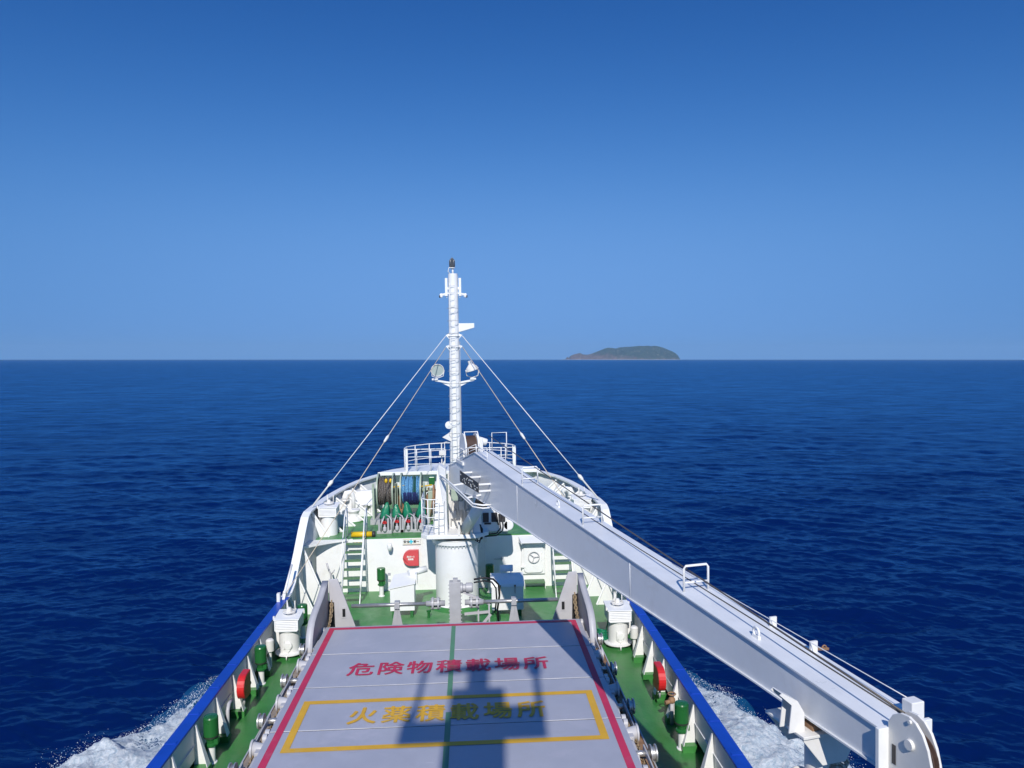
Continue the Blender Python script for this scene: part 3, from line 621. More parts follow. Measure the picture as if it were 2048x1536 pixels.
# control / lamp panel carried off the boom side on brackets
pA, pB = bpt(24.6, -.37, 5.2), bpt(22.2, -.37, 5.26)
q = MB().prism([bpt(24.6, -.36, 5.56), bpt(22.2, -.36, 5.53), bpt(22.2, -.36, 5.24), bpt(24.6, -.36, 5.20)], BN * .02); pn = obj('indicator_panel', q, DARK, crane)
q = MB(); rs = random.Random(3)
for k in range(26):
    y = 24.5 - 2.2 * rs.random(); z = 5.27 + .22 * rs.random(); q.obox(bpt(y, -.363, z), BN * .003, BA * (.035 if k % 3 else .06), (0, 0, .014 if k % 3 else .02))
obj('panel_mark', q, SIGNW, pn)
for y, z in ((24.5, 5.50), (22.25, 5.48), (22.25, 5.28), (23.4, 5.52)): obj('panel_bracket', MB().bar(bpt(y, -.35, z), bpt(y, .04, z), .03, .05), WHITE, crane)
q = MB()
P1 = [bpt(27.6, -.42, 4.95), bpt(26.2, -.42, 4.98), bpt(24.0, -.42, 4.9), bpt(22.6, -.42, 4.84), bpt(22.3, -.2, 4.84), bpt(22.3, .05, 4.84)]
q.tube(P1, .028, 8); q.tube([p + Vector((0, 0, -.09)) for p in P1], .022, 8); q.bar(bpt(25.4, -.42, 4.95), bpt(25.4, .04, 5.0), .03, .05); q.bar(bpt(23.4, -.42, 4.88), bpt(23.4, .04, 4.95), .03, .05)
obj('cable_rail', q, WHITE, crane)
q = MB().box(-.14, .1, 27.0, 27.25, 4.1, 4.5); obj('green_lamp_box', q, GREEN_L, crane, bevel=.01)
# ------------------------------------------------------------------ boom rest
rest = thing('boom_rest', 'white cylindrical boom rest with angled guide arm under the crane boom end', 'boom rest', (4.70, 8.6, 0))
obj('post', MB().lathe((4.70, 8.6, 0), [(.3, 0), (.3, .1), (.17, .1), (.17, 4.81)], (0, 0, 1), 28), WHITE_O, rest)
q = MB(); q.prism([bpt(8.92, -.17, 4.81), bpt(8.22, -.17, 4.81), bpt(8.22, W + .06, 4.81), bpt(8.92, W + .06, 4.81)], (0, 0, .035))
for y in (8.26, 8.86): q.prism([bpt(y, -.17, 4.808), bpt(y, W + .06, 4.808), bpt(y, .44, 4.45), bpt(y, .12, 4.45)], BA * .016)
obj('saddle', q, WHITE_O, rest, bevel=.006)
q = MB()
for y in (8.36, 8.52): q.prism([bpt(y, -.10, 4.84), bpt(y, -.26, 4.84), bpt(y, -.22, 5.16), bpt(y, -.38, 5.30), bpt(y, -.34, 5.32), bpt(y, -.14, 5.20), bpt(y, -.05, 5.05), bpt(y, -.05, 4.84)], BA * .014)
q.prism([bpt(8.53, -.05, 4.84), bpt(8.53, -.05, 5.05), bpt(8.53, -.14, 5.20), bpt(8.53, -.34, 5.32), bpt(8.53, -.36, 5.32), bpt(8.53, -.165, 5.195), bpt(8.53, -.075, 5.05), bpt(8.53, -.075, 4.84)], BA * -.17)
obj('guide_arm', q, WHITE_R, rest)
obj('rest_pad', MB().obox(bpt(8.5, .18, 4.87), BN * .16, BA * .2, (0, 0, .03)), RUSTY, rest)
q = MB().tube([(4.62 + .25 * math.cos(a) , 8.55 + .27 * math.sin(a), 4.12 - .05 * math.sin(a * 2)) for a in [i * 2 * math.pi / 20 for i in range(20)]], .018, 8, closed=True)
obj('fender_ring', q, WHITE_O, rest)
q = MB()
for k in range(11):
    a = k * .5; q.torus((4.88 - .02 * k, 8.42, 4.42 - k * .04), (.3, 1, .3), .075, .02, 10, 6)
q.tube([(4.50, 8.5, 4.3), (4.47, 8.45, 3.9), (4.5, 8.45, 3.6)], .035, 8); q.torus((4.50, 8.45, 4.26), (0, 1, 0), .05, .024, 12, 6); q.torus((4.5, 8.45, 4.2), (.3, 1, 0), .045, .022, 12, 6)
obj('rope_coil', q, ROPE_W, rest)
obj('cleat', MB().box(4.87, 4.96, 8.5, 8.7, 4.40, 4.60), GREY_M, rest)
# ------------------------------------------------------------------ foremast
mast = thing('foremast', 'tall white tubular foremast with ladder, lamps and wire stays on the forecastle', 'mast', (-.07, 34, FCZ))
MX = -.08
obj('pole', MB().lathe((MX, 34, FCZ), [(.34, 0), (.29, 1.5), (.27, 3.0), (.235, 7.4), (.215, 10.4), (.215, 10.9), (0, 10.9)], (0, 0, 1), 24), WHITE, mast)
q = MB()
for x in (-.11, .11): q.tube([(MX + x - .05, 33.66, 2.4), (MX + x - .05, 33.72, 12.6)], .014, 6)
z = 2.6
while z < 12.6: q.tube([(MX - .16, 33.69, z), (MX + .06, 33.69, z)], .012, 5); z += .3
obj('ladder', q, WHITE, mast)
q = MB(); z = 4.2
while z < 12.0:
    q.torus((MX - .05, 33.72, z), (0, 0, 1), .24, .011, 9, 5, math.pi, 2 * math.pi, (1, 0, 0)); z += .56
obj('safety_hoop', q, GREY_M, mast)
q = MB()
for x in (.2, .26): q.tube([(MX + x, 33.86, 2.6), (MX + x, 33.9, 10)], .012, 5)
obj('cable_run', q, GREY_M, mast)
q = MB(); z = 3.5
while z < 12.5: q.torus((MX, 34, z), (0, 0, 1), .245 - .0022 * (z - 4) * 4, .013, 20, 5); z += .62
obj('band', q, WHITE, mast)
q = MB().tube([(MX, 34, 13.05), (MX - .02, 34, 13.35)], .045, 8); q.lathe((MX - .03, 34, 13.3), [(0, 0), (.13, 0), (.13, .03), (0, .03)]); lt = obj('top_lamp_stand', q, WHITE, mast)
q = MB().lathe((MX - .03, 34, 13.33), [(.10, 0), (.12, .06), (.12, .30), (.09, .38), (0, .43)], (0, 0, 1), 18); obj('top_lamp', q, LAMPD, mast)
q = MB()
for k in range(6): a = k * math.pi / 3; q.tube([(MX - .03 + .125 * math.cos(a), 34 + .125 * math.sin(a), 13.33), (MX - .03 + .13 * math.cos(a), 34 + .13 * math.sin(a), 13.64), (MX - .03, 34, 13.79)], .008, 5)
obj('lamp_cage', q, STEEL, lt)
obj('lamp_cable', MB().tube([(MX - .12, 33.9, 13.05), (MX - .22, 33.9, 13.15), (MX - .16, 33.9, 13.33), (MX - .05, 33.95, 13.3)], .018, 6), WHITE, mast)
for s in (-1, 1):
    q = MB().box(min(MX + s * .25, MX + s * .36), max(MX + s * .25, MX + s * .36), 33.85, 34.1, 12.05, 12.85); q.bar((MX + s * .2, 34, 12.4), (MX + s * .32, 34, 12.4), .06, .1); obj('screen_board', q, WHITE, mast)
    q = MB().bar((MX + s * .2, 33.95, 12.18), (MX + s * .58, 33.95, 12.12), .05, .06); q.lathe((MX + s * .54, 33.95, 12.0), [(0, 0), (.07, 0), (.08, .08), (.06, .16), (0, .18)]); q.torus((MX + s * .42, 33.92, 11.96), (0, 1, 0), .13, .016, 14, 6, math.pi, 2 * math.pi, (1, 0, 0)); obj('side_lamp', q, WHITE, mast)
    obj('lamp_socket', MB().cyl((MX + s * .6, 33.92, 11.98), (MX + s * .6, 33.92, 12.08), .035), DARK, mast)
    # floodlight arm and floodlight
    q = MB().bar((MX + s * .2, 33.95, 8.15), (MX + s * .88, 33.9, 8.27), .09, .08); q.prism([(MX + s * .2, 33.95, 7.95), (MX + s * .2, 33.95, 8.12), (MX + s * .7, 33.95, 8.2)], (0, .02, 0)); q.box(MX + s * .86 - .16, MX + s * .86 + .1, 33.8, 34.0, 8.28, 8.36); obj('floodlight_arm', q, WHITE_R, mast)
    if s < 0: c, ax = Vector((MX - .76, 33.75, 8.72)), Vector((.10, -1, -.25)).normalized()
    else: c, ax = Vector((MX + .80, 33.8, 8.72)), Vector((.30, .12, -.95)).normalized()
    q = MB().lathe(c, [(.275, 0), (.28, -.04), (.245, -.13), (.15, -.22), (.085, -.28), (.085, -.42), (0, -.44)], ax, 26); q.torus(c, ax, .28, .02, 26, 6)
    q.tube([c + Vector((-.295, .05, .0)), c + Vector((-.25, .08, -.26)), c + Vector((0, .08, -.35)), c + Vector((.25, .08, -.26)), c + Vector((.295, .05, 0))], .02, 6); fo = obj('floodlight', q, WHITE_O, mast)
    obj('lens', MB().lathe(c, [(.27, -.02), (.0, -.012)], ax, 26), LENS, fo)
# navigation radar-like plate arm
q = MB().prism([(MX + .2, 33.95, 10.42), (MX + .92, 33.95, 10.62), (MX + .92, 33.95, 10.82), (MX + .2, 33.95, 10.82)], (0, .28, 0)); obj('bell_bracket', q, WHITE, mast, bevel=.01)
obj('loud_hailer', MB().lathe((MX - .30, 33.8, 6.25), [(0, .1), (.17, .06), (.17, 0), (.05, -.22), (0, -.25)], (.2, -1, 0), 18), WHITE, mast)
q = MB().tube([(MX - .3, 34, 3.7), (MX - .65, 34, 3.8), (MX - .65, 34, 5.4), (MX - .3, 34, 5.5)], .03, 8); q.box(MX - .75, MX - .45, 33.7, 34, 4.9, 5.1); q.prism([(MX - .6, 33.8, 5.7), (MX - .2, 33.8, 5.5), (MX - .2, 33.8, 5.95)], (0, .1, 0)); q.box(MX + .2, MX + .55, 33.7, 34, 4.9, 5.6); q.prism([(MX - .55, 33.8, 4.3), (MX - .8, 33.8, 4.15), (MX - .5, 33.8, 4.7)], (0, .1, 0)); obj('mast_fitting', q, WHITE_O, mast, bevel=.01)
q = MB()
for s in (-1, 1):
    for z in (10.25, 9.75): q.prism([(MX + s * .2, 33.95, z - .15), (MX + s * .2, 33.95, z + .12), (MX + s * .38, 33.95, z + .05)], (0, .04, 0))
q.torus((MX, 34, 10.25), (0, 0, 1), .25, .025, 20, 6); q.torus((MX, 34, 9.75), (0, 0, 1), .26, .025, 20, 6); obj('stay_collar', q, WHITE, mast)
def turnbuckle(a, b, r, thick, mat, f0, f1, swell):
    d = b - a
    o = obj('stay', MB().tube([a, b], r, 6), mat, mast)
    q = MB().tube([a + d * f0, a + d * (f0 + .012), a + d * (f0 + .03), a + d * (f0 + .034), a + d * f1], [r, swell, swell * .8, thick, thick], 8); obj('turnbuckle', q, WHITE_O, o)
for s in (-1, 1):
    turnbuckle(Vector((MX + s * .38, 33.95, 10.25)), Vector((s * 5.82, 30.35, 3.36)), .016, .036, WHITE, .855, .995, .085)
    turnbuckle(Vector((MX + s * .38, 33.95, 9.75)), Vector((s * 5.86, 25.75, 1.2)), .016, .028, TAN, .415, .425, .06)
for s in (-1, 1):
    q = MB().prism([(s * 5.80, 25.6, 1.14), (s * 5.80, 26.1, 1.14), (s * 5.80, 25.85, 1.36)], (s * .1, 0, 0)); q.tube([(s * 5.85, 25.75, 1.28), (s * 5.82, 26.8, 2.0)], .04, 8); q.box(s * 5.95 - .05, s * 5.95 + .05, 25.35, 25.5, 1.14, 1.42)
    obj('stay_anchor', q, WHITE_R, mast)
# ------------------------------------------------------------------ bow railing
t = thing('bow_railing', 'white pipe guard rail round the raised bow platform', 'railing', (0, 38, 3.66))
q = MB(); P = [(-2.6, 37.35), (-2.75, 37.9), (-2.7, 38.5), (-2.3, 39.1), (-1.6, 39.7), (-.8, 39.98), (0, 40.05), (.8, 39.98), (1.6, 39.7), (2.4, 39.1), (2.75, 38.5), (2.85, 37.9), (2.75, 37.35)]
rail(q, [(x, y, 3.66) for x, y in P], 1.1, .022, (.33, .66)); obj('forward_rail', q, WHITE, t)
q = MB(); rail(q, [(-2.6, 37.35, 3.66), (-2.1, 37.35, 3.66), (-1.4, 37.35, 3.66), (-.7, 37.35, 3.66)], 1.1, .022, (.33, .66)); rail(q, [(.7, 37.35, 3.66), (1.4, 37.35, 3.66), (2.1, 37.35, 3.66), (2.75, 37.35, 3.66)], 1.1, .022, (.33, .66)); obj('after_rail', q, WHITE, t)
q = MB().box(-2.66, -2.54, 37.3, 37.4, 3.66, 4.8); q.box(2.69, 2.81, 37.3, 37.4, 3.66, 4.8); obj('corner_post', q, WHITE, t)
# ------------------------------------------------------------------ mooring winches on the forecastle
def winch(x0, x1, mat, label, stripe=None, low=None, r=.56):
    c = Vector(((x0 + x1) / 2, 33.0, 3.48)); t = thing('mooring_winch', label, 'winch', (c.x, 33, FCZ), 'mooring winches')
    q = MB().lathe((x0, 33, 3.48), [(0, 0), (r - .03, 0), (r - .03, x1 - x0), (0, x1 - x0)], (1, 0, 0), 32)
    n = int((x1 - x0) / .075); rs = random.Random(len(label))
    S0 = MB()
    for k in range(n):
        xx = x0 + .04 + (x1 - x0 - .08) * k / (n - 1)
        tgt = S0 if (stripe and k in stripe) else q
        tgt.torus((xx, 33, 3.48), (1, .05 * rs.uniform(-1, 1), .05 * rs.uniform(-1, 1)), r + rs.uniform(-.025, .03), .042, 32, 6)
    obj('rope_coil', q, mat, t)
    if stripe: obj('rope_stripe', S0, ROPE_T, t)
    if low:
        q = MB()
        for k in range(n - 2): q.torus((x0 + .1 + (x1 - x0 - .2) * k / (n - 3), 33, 3.46), (1, 0, 0), r + .02, .05, 14, 6, R(-45), R(45), (0, -.85, -.75))
        obj('rope_end', q, ROPE_N, t)
    for x in (x0 - .05, x1 + .05):
        q = MB().lathe((x, 33, 3.48), [(0, -.03), (.78, -.03), (.78, .03), (.72, .03), (.72, .012), (0, .012)], (1, 0, 0), 36); obj('drum_flange', q, GREEN_L, t)
    q = MB()
    for x in (x0 - .22, x1 + .2):
        q.prism([(x - .05, 32.6, FCZ), (x - .05, 33.4, FCZ), (x - .05, 33.15, 3.6), (x - .05, 32.85, 3.6)], (.10, 0, 0)); q.bar((x, 32.45, FCZ), (x, 32.45, 3.9), .09, .09)
    q.cyl((x0 - .35, 33, 3.48), (x1 + .5, 33, 3.48), .09); obj('frame', q, GREEN_L, t, bevel=.01)
    q = MB().box(x1 + .28, x1 + .5, 32.7, 33.3, 2.5, 3.3); q.torus((x1 + .38, 32.9, 3.45), (1, 0, 0), .16, .03, 14, 6); obj('brake_gear', q, RUSTY, t, bevel=.02)
    obj('brake_handle', MB().tube([(x1 + .08, 32.5, 3.72), (x1 + .55, 32.5, 3.78)], .03, 8), YEL, t)
    obj('tray', MB().box(x0 - .35, x1 + .45, 32.3, 33.7, FCZ, 2.36), GREY_M, t)
    return t
winch(-3.42, -2.86, ROPE_G, 'mooring winch wound with dark grey rope, nearest the left bulwark')
winch(-2.42, -1.66, ROPE_B, 'mooring winch wound with light blue rope and a green stripe', stripe=(6, 7), low=True)
q = MB()
for x in (-2.98, -2.78): q.sphere((x - .12, 32.62, 3.98), .07, 8, 6, (1, 1, 1.5))
t = thing('rope_float', 'small yellow floats on top of the grey mooring rope', 'float', (-3.0, 32.6, 3.95)); obj('float_body', q, YEL, t)
t = thing('windlass', 'pale green windlass with rusty gear and red brake band beside the crane post', 'windlass', (-1.1, 33, FCZ))
q = MB().lathe((-1.1, 33, 3.2), [(0, 0), (.5, 0), (.5, .08), (.3, .1), (.3, .3), (.5, .32), (.5, .4), (0, .4)], (1, 0, 0), 28); obj('gypsy', q, RUSTY, t)
q = MB().box(-1.3, -1.1, 32.6, 33.4, 2.2, 3.5); q.box(-.62, -.45, 32.6, 33.4, 2.2, 3.9); q.prism([(-1.05, 32.4, FCZ), (-.95, 32.4, FCZ), (-.85, 32.4, 3.5), (-.95, 32.4, 3.5)], (0, .12, 0)); obj('frame', q, GREEN_L, t, bevel=.02)
obj('brake_band', MB().torus((-.75, 33, 3.3), (1, .2, 0), .46, .06, 24, 6, R(20), R(140), (0, 0, 1)), RED, t)
obj('motor_cap', MB().box(-1.28, -1.02, 33.0, 33.4, 3.7, 4.05), GREEN_P, t, bevel=.03)
q = MB()
for i in range(7): q.tube([(-1.2 + .1 * i, 32.4, 2.4 + .1 * (i % 3)), (-1.15 + .1 * i, 32.3, 2.8), (-1.1 + .08 * i, 32.5, 3.2)], .03, 6)
obj('pipe', q, RUSTY, t)
# starboard winch hidden mostly by the boom
t = thing('rope_chock_box', 'white angled plate with rollers under the left bulwark beside the grey rope winch', 'fairlead', (-4.1, 35.2, FCZ))
q = MB().hexa([(-4.7, 34.6, FCZ + .35), (-3.7, 34.9, FCZ + .35), (-3.7, 35.3, FCZ + .35), (-4.8, 35.0, FCZ + .35), (-4.75, 34.9, FCZ + 1.0), (-3.7, 35.4, FCZ + 1.0), (-3.65, 35.5, FCZ + 1.0), (-4.8, 35.1, FCZ + 1.0)]); obj('plate', q, WHITE, t, bevel=.01)
q = MB()
for x in (-4.35, -3.95): q.lathe((x, 34.75, FCZ), [(.17, 0), (.15, .1), (.12, .3), (.17, .42), (0, .43)], (0, 0, 1), 16)
obj('roller', q, WHITE_R, t)
# ------------------------------------------------------------------ winch control stands with green covers
CS = [(-2.98, 30.85, 'leftmost of the four green covered winch controls'), (-2.50, 31.0, 'green covered winch control, second from the left, under the grey rope winch'), (-2.04, 31.0, 'green covered winch control, third from the left, under the blue rope winch'), (-1.52, 30.95, 'green covered winch control nearest the crane post')]
for i, (x, y, lb) in enumerate(CS):
    t = thing('winch_control', lb, 'control stand', (x, y, FCZ), 'covered winch controls'); rs = random.Random(i + 5)
    q = MB(); n = 14; prof = [(.0, 1.22), (.05, 1.2), (.10, 1.08), (.15, .92), (.20, .72), (.21, .62), (.17, .56)]
    rows = [[(x + r * math.cos(2 * math.pi * j / n) * (1 + .22 * math.sin(3 * j + i + h * 5)) + (h - .56) * (.16, -.05, -.12, .1)[i], y + r * .8 * math.sin(2 * math.pi * j / n) * (1 + .2 * math.cos(2 * j + i)), FCZ + .56 + (h - .56) * (1.0, .82, .95, 1.08)[i] + .03 * math.sin(j * 2.3 + i)) for j in range(n + 1)] for r, h in prof]
    for rr in rows: rr[-1] = rr[0]
    q.sheet(rows); obj('vinyl_cover', q, BAG, t)
    q = MB().box(x - .24, x - .16, y - .3, y + .1, FCZ, FCZ + .55); q.box(x + .12, x + .2, y - .3, y + .1, FCZ, FCZ + .62); q.box(x - .3, x + .3, y - .32, y - .26, FCZ, FCZ + .12); obj('bracket', q, GREY_M, t, bevel=.01)
    q = MB().tube([(x - .12, y - .3, FCZ + .08), (x - .12, y - .34, FCZ + .4), (x - .05, y - .34, FCZ + .55), (x, y - .2, FCZ + .7)], .03, 8); q.tube([(x + .32, y - .3, FCZ), (x + .32, y - .34, FCZ + .5), (x + .24, y - .3, FCZ + .68), (x + .05, y - .1, FCZ + .74)], .024, 8); q.lathe((x + .03, y - .36, FCZ + .1), [(.05, 0), (.08, .05), (.08, .16), (.04, .2), (.04, .3), (0, .32)], (0, 0, 1), 12); obj('pipework', q, GREY_F, t)
    q = MB().torus((x + .03, y - .36, FCZ + .47), (.2, -.5, 1), .075, .018, 14, 6); q.bar((x - .04, y - .36, FCZ + .47), (x + .1, y - .36, FCZ + .47), .02, .02); obj('hand_wheel', q, RED, t)
    q = MB().box(x - .1, x + .1, y - .1, y + .15, FCZ + .02, FCZ + .5); obj('valve_block', q, DARK, t, bevel=.02)
# ------------------------------------------------------------------ bollard
t = thing('bollard', 'squat white cast bollard on the green forecastle deck', 'bollard', (-4.62, 33.2, FCZ))
obj('post', MB().lathe((-4.62, 33.2, FCZ), [(.40, 0), (.40, .04), (.33, .14), (.25, .22), (.22, .34), (.27, .42), (.30, .47), (.27, .52), (.2, .53), (0, .5)], (0, 0, 1), 28), WHITE_R, t)
obj('base', MB().lathe((-4.62, 33.2, FCZ), [(.45, .0), (.45, .03), (0, .03)], (0, 0, 1), 20), GREEN_W, t)
# ------------------------------------------------------------------ ladders
def ladder(x0, x1, lb, extra):
    t = thing('inclined_ladder', lb, 'ladder', ((x0 + x1) / 2, 28.4, 0), 'ladders up to the forecastle')
    yb, yt = 28.3, 29.78; H = FCZ + .02
    for x in (x0, x1):
        q = MB().prism([(x, yb - .10, 0), (x, yb + .10, 0), (x, yt + .1, H), (x, yt - .10, H)], (.03 if x > x0 else -.03, 0, 0)); obj('stringer', q, WHITE, t)
    for k in range(7):
        z = .28 + k * .285; y = yb + (yt - yb) * z / H
        obj('tread', MB().box(x0, x1, y - .10, y + .13, z - .02, z + .02), TREAD, t)
    for x in ((x0 - .05), (x1 + .05)):
        q = MB(); q.tube([(x, yb + .10, .35), (x, yb - .05, .85), (x, yb + (yt - yb) * .5, H * .5 + .85), (x, yt - .05, H + .85), (x, yt + .3, H + 1.08), (x, yt + .62, H + 1.08)], .022, 8)
        q.tube([(x, yt + .6, FCZ), (x, yt + .6, H + 1.08)], .024, 8); q.tube([(x, yt + .1, FCZ), (x, yt + .1, H + .96)], .022, 8); q.tube([(x, yt + .1, FCZ + .5), (x, yt + .6, FCZ + .5)], .018, 8)
        obj('handrail', q, WHITE, t)
    return t
ladder(-4.38, -3.70, 'white ladder with green treads and handrails on the left of the bulkhead', 0)
ladder(3.78, 4.46, 'white ladder with green treads partly behind the crane boom', 0)
t = thing('step_bar', 'yellow rounded bar across the head of the left ladder', 'bar', (-3.95, 30.0, FCZ))
obj('yellow_bar', MB().tube([(-4.22, 30.05, FCZ + .12), (-3.40, 30.05, FCZ + .12)], .11, 12), YEL, t)
q = MB().cyl((-3.40, 30.05, FCZ + .12), (-3.28, 30.05, FCZ + .12), .115, n=14); obj('end_cap', q, DARK, t)
t = thing('hazard_plate', 'small white plate with black and yellow slanted stripes above the left ladder', 'sign', (-4.0, 29.85, 1.95))
obj('plate', MB().box(-4.32, -3.76, 29.80, 29.84, 1.72, 2.12), WHITE, t)
q = MB(); b = MB()
for k in range(6):
    x = -4.18 + k * .068
    (b if k % 2 == 0 else q).prism([(x, 29.797, 1.93), (x + .068, 29.797, 1.93), (x + .108, 29.797, 2.02), (x + .04, 29.797, 2.02)], (0, -.003, 0))
obj('black_stripes', b, BLACK, t); obj('yellow_stripes', q, YEL, t)
# ------------------------------------------------------------------ fittings on the bulkhead
t = thing('safety_sign', 'white safety sign with black characters and a teal cross on the bulkhead', 'sign', (-1.83, 29.88, 2.0))
obj('board', MB().box(-2.19, -1.47, 29.84, 29.87, 1.85, 2.09), SIGNW, t, bevel=.004)
obj('border_line', MB().box(-2.15, -1.51, 29.836, 29.839, 2.060, 2.066).box(-2.15, -1.51, 29.836, 29.839, 1.874, 1.88), YEL, t)
obj('lettering', text_mesh('安全', .24, .115, (-2.14, 29.837, 1.915), (1, 0, 0), (0, 0, 1), 1.05, .003), BLACK, t)
obj('lettering', text_mesh('第一', .22, .115, (-1.75, 29.837, 1.915), (1, 0, 0), (0, 0, 1), 1.05, .003), BLACK, t)
obj('cross', MB().box(-1.875, -1.815, 29.834, 29.838, 1.885, 2.055).box(-1.93, -1.876, 29.834, 29.838, 1.94, 2.0).box(-1.814, -1.76, 29.834, 29.838, 1.94, 2.0), CYAN, t)
def hose_box(lb, loc, ax, ay, mat=RED, text=False, handle=True):
    """box with one rounded side; ax along its width, ay out of its face"""
    t = thing('fire_hose_box', lb, 'hose box', loc, 'red fire hose boxes'); c = Vector(loc); ax, ay = Vector(ax), Vector(ay); U = Vector((0, 0, 1))
    def P(a, z): return c + ax * a + U * z
    w, h = .31, .31
    pts = [P(w, h), P(w, -h)] + [P(-w + .0 + .30 - .30 * math.sin(k * math.pi / 2 / 6) * 1.0, -h + .32 - .32 * math.cos(k * math.pi / 2 / 6)) for k in range(7)] + [P(-w + .30 - .30 * math.cos(k * math.pi / 2 / 6), h - .32 + .32 * math.sin(k * math.pi / 2 / 6)) for k in range(7)]
    o = obj('case', MB().prism(pts, ay * .17), mat, t, bevel=.025)
    q = MB(); pts2 = [c + (p - c) * .96 + ay * .171 for p in pts]; q.prism(pts2, ay * .012); obj('lid', q, mat, t, bevel=.006)
    if text:
        obj('lettering', text_mesh('消火ホース', .30, .075, P(-.15, .03) + ay * .186, ax, U, 1, .004), SIGNW, t); obj('lettering', text_mesh('格納箱', .21, .075, P(-.105, -.07) + ay * .186, ax, U, 1, .004), SIGNW, t)
    if handle:
        q = MB().tube([P(.05, -h - .02) + ay * .08, P(.05, -h - .22) + ay * .08], .03, 8); obj('drain_pipe', q, GREY_M, t)
        q = MB().torus(P(.36, -.08) + ay * .12, ax, .05, .016, 12, 6); q.cyl(P(.32, -.08) + ay * .12, P(.4, -.08) + ay * .12, .025); q.sphere(P(.36, -.18) + ay * .1, .05); obj('hydrant_valve', q, RUSTY, t)
    return t
hose_box('faded red fire hose box with white lettering on the white bulkhead', (-1.86, 29.86, 1.34), (1, 0, 0), (0, -1, 0), REDL, True, False)
hose_box('bright red fire hose box on the left bulwark beside the green deck', (-5.48, 19.55, .82), (0, 1, 0), (1, 0, 0))
hose_box('bright red fire hose box on the right bulwark under the crane boom', (5.48, 18.95, .86), (0, 1, 0), (-1, 0, 0))
t = thing('bulkhead_lamp', 'small white round lamp on the bulkhead left of the safety sign', 'lamp', (-2.67, 29.88, 1.9))
q = MB().lathe((-2.67, 29.62, 1.78), [(.09, 0), (.10, .05), (.10, .14), (.06, .2), (0, .21)], (0, 0, 1), 16); q.bar((-2.67, 29.62, 1.93), (-2.67, 29.9, 1.93), .06, .05); obj('lamp_body', q, WHITE, t); obj('lens', MB().sphere((-2.67, 29.62, 1.75), .085, 12, 8), LENS, t)
t = thing('weathertight_door', 'white weathertight door with hand wheel on the bulkhead under the boom', 'door', (3.02, 29.88, 1.17))
fr = [(2.60, .58), (3.44, .58), (3.44, 1.80), (2.60, 1.80)]
obj('frame', MB().box(2.56, 3.50, 29.80, 29.88, .52, 1.86), WHITE, t, bevel=.03)
q = MB(); rr = .16; pts = []
for cx, cz, a0 in ((3.42 - rr, 1.78 - rr, 0), (2.64 + rr, 1.78 - rr, 90), (2.64 + rr, .60 + rr, 180), (3.42 - rr, .60 + rr, 270)):
    for k in range(6): a = R(a0 + 18 * k); pts.append((cx + rr * math.cos(a), 29.79, cz + rr * math.sin(a)))
obj('door_leaf', MB().prism(pts, (0, -.06, 0)), WHITE, t, bevel=.012)
q = MB().torus((3.04, 29.66, 1.24), (0, 1, 0), .22, .016, 28, 6)
for a in (138, 8, 256): q.tube([(3.04, 29.67, 1.24), (3.04 + .21 * math.cos(R(a)), 29.66, 1.24 + .21 * math.sin(R(a)))], .013, 6)
q.cyl((3.04, 29.73, 1.24), (3.04, 29.65, 1.24), .03); obj('hand_wheel', q, GREY_F, t)
q = MB()
for z in (.85, 1.66): q.box(2.52, 2.70, 29.70, 29.76, z - .03, z + .03); q.cyl((2.55, 29.72, z - .05), (2.55, 29.72, z + .05), .03, n=8)
q.bar((3.36, 29.7, 1.1), (3.36, 29.7, 1.4), .02, .02); obj('hinge', q, WHITE_R, t)
q = MB().prism([(2.45, 29.85, 2.06), (3.56, 29.85, 2.06), (3.5, 29.35, 1.92), (2.52, 29.35, 1.92)], (0, 0, -.03)); q.prism([(2.45, 29.85, 2.05), (2.52, 29.36, 1.92), (2.52, 29.36, 1.84), (2.45, 29.85, 1.82)], (.02, 0, 0)); obj('rain_hood', q, WHITE, t)
t = thing('door_step', 'green tread step below the weathertight door', 'step', (3.05, 29.6, 0)); obj('tread', MB().box(2.66, 3.46, 29.45, 29.85, .26, .30), TREAD, t); obj('side_plate', MB().prism([(2.66, 29.5, .02), (2.66, 29.88, .02), (2.66, 29.88, .26), (2.66, 29.5, .26)], (-.02, 0, 0)).prism([(3.46, 29.5, .02), (3.46, 29.88, .02), (3.46, 29.88, .26), (3.46, 29.5, .26)], (.02, 0, 0)), WHITE, t)
t = thing('bulkhead_switch', 'small white switch box on the shaded bulkhead right of the crane pedestal', 'switch box', (1.1, 29.88, 1.95)); obj('case', MB().box(1.03, 1.18, 29.8, 29.88, 1.9, 2.06), WHITE_O, t, bevel=.01); obj('conduit', MB().tube([(1.1, 29.85, 1.9), (1.1, 29.85, .0)], .012, 6), WHITE, t)
t = thing('bulkhead_bracket', 'thin grey rod bracket on the shaded bulkhead by the pedestal', 'bracket', (1.6, 29.88, 1.2)); obj('rod', MB().tube([(1.45, 29.8, 1.18), (1.75, 29.8, 1.18), (1.75, 29.9, 1.18)], .012, 6).box(1.73, 1.77, 29.8, 29.88, 1.12, 1.24), GREY_M, t)
t = thing('hose_reel_hook', 'white ring hook beside the right edge of the crane pedestal', 'hook', (.98, 29.8, 1.62)); obj('ring', MB().torus((.95, 29.75, 1.62), (0, 1, 0), .08, .015, 16, 6).bar((.95, 29.75, 1.7), (.95, 29.9, 1.72), .02, .02), WHITE, t)
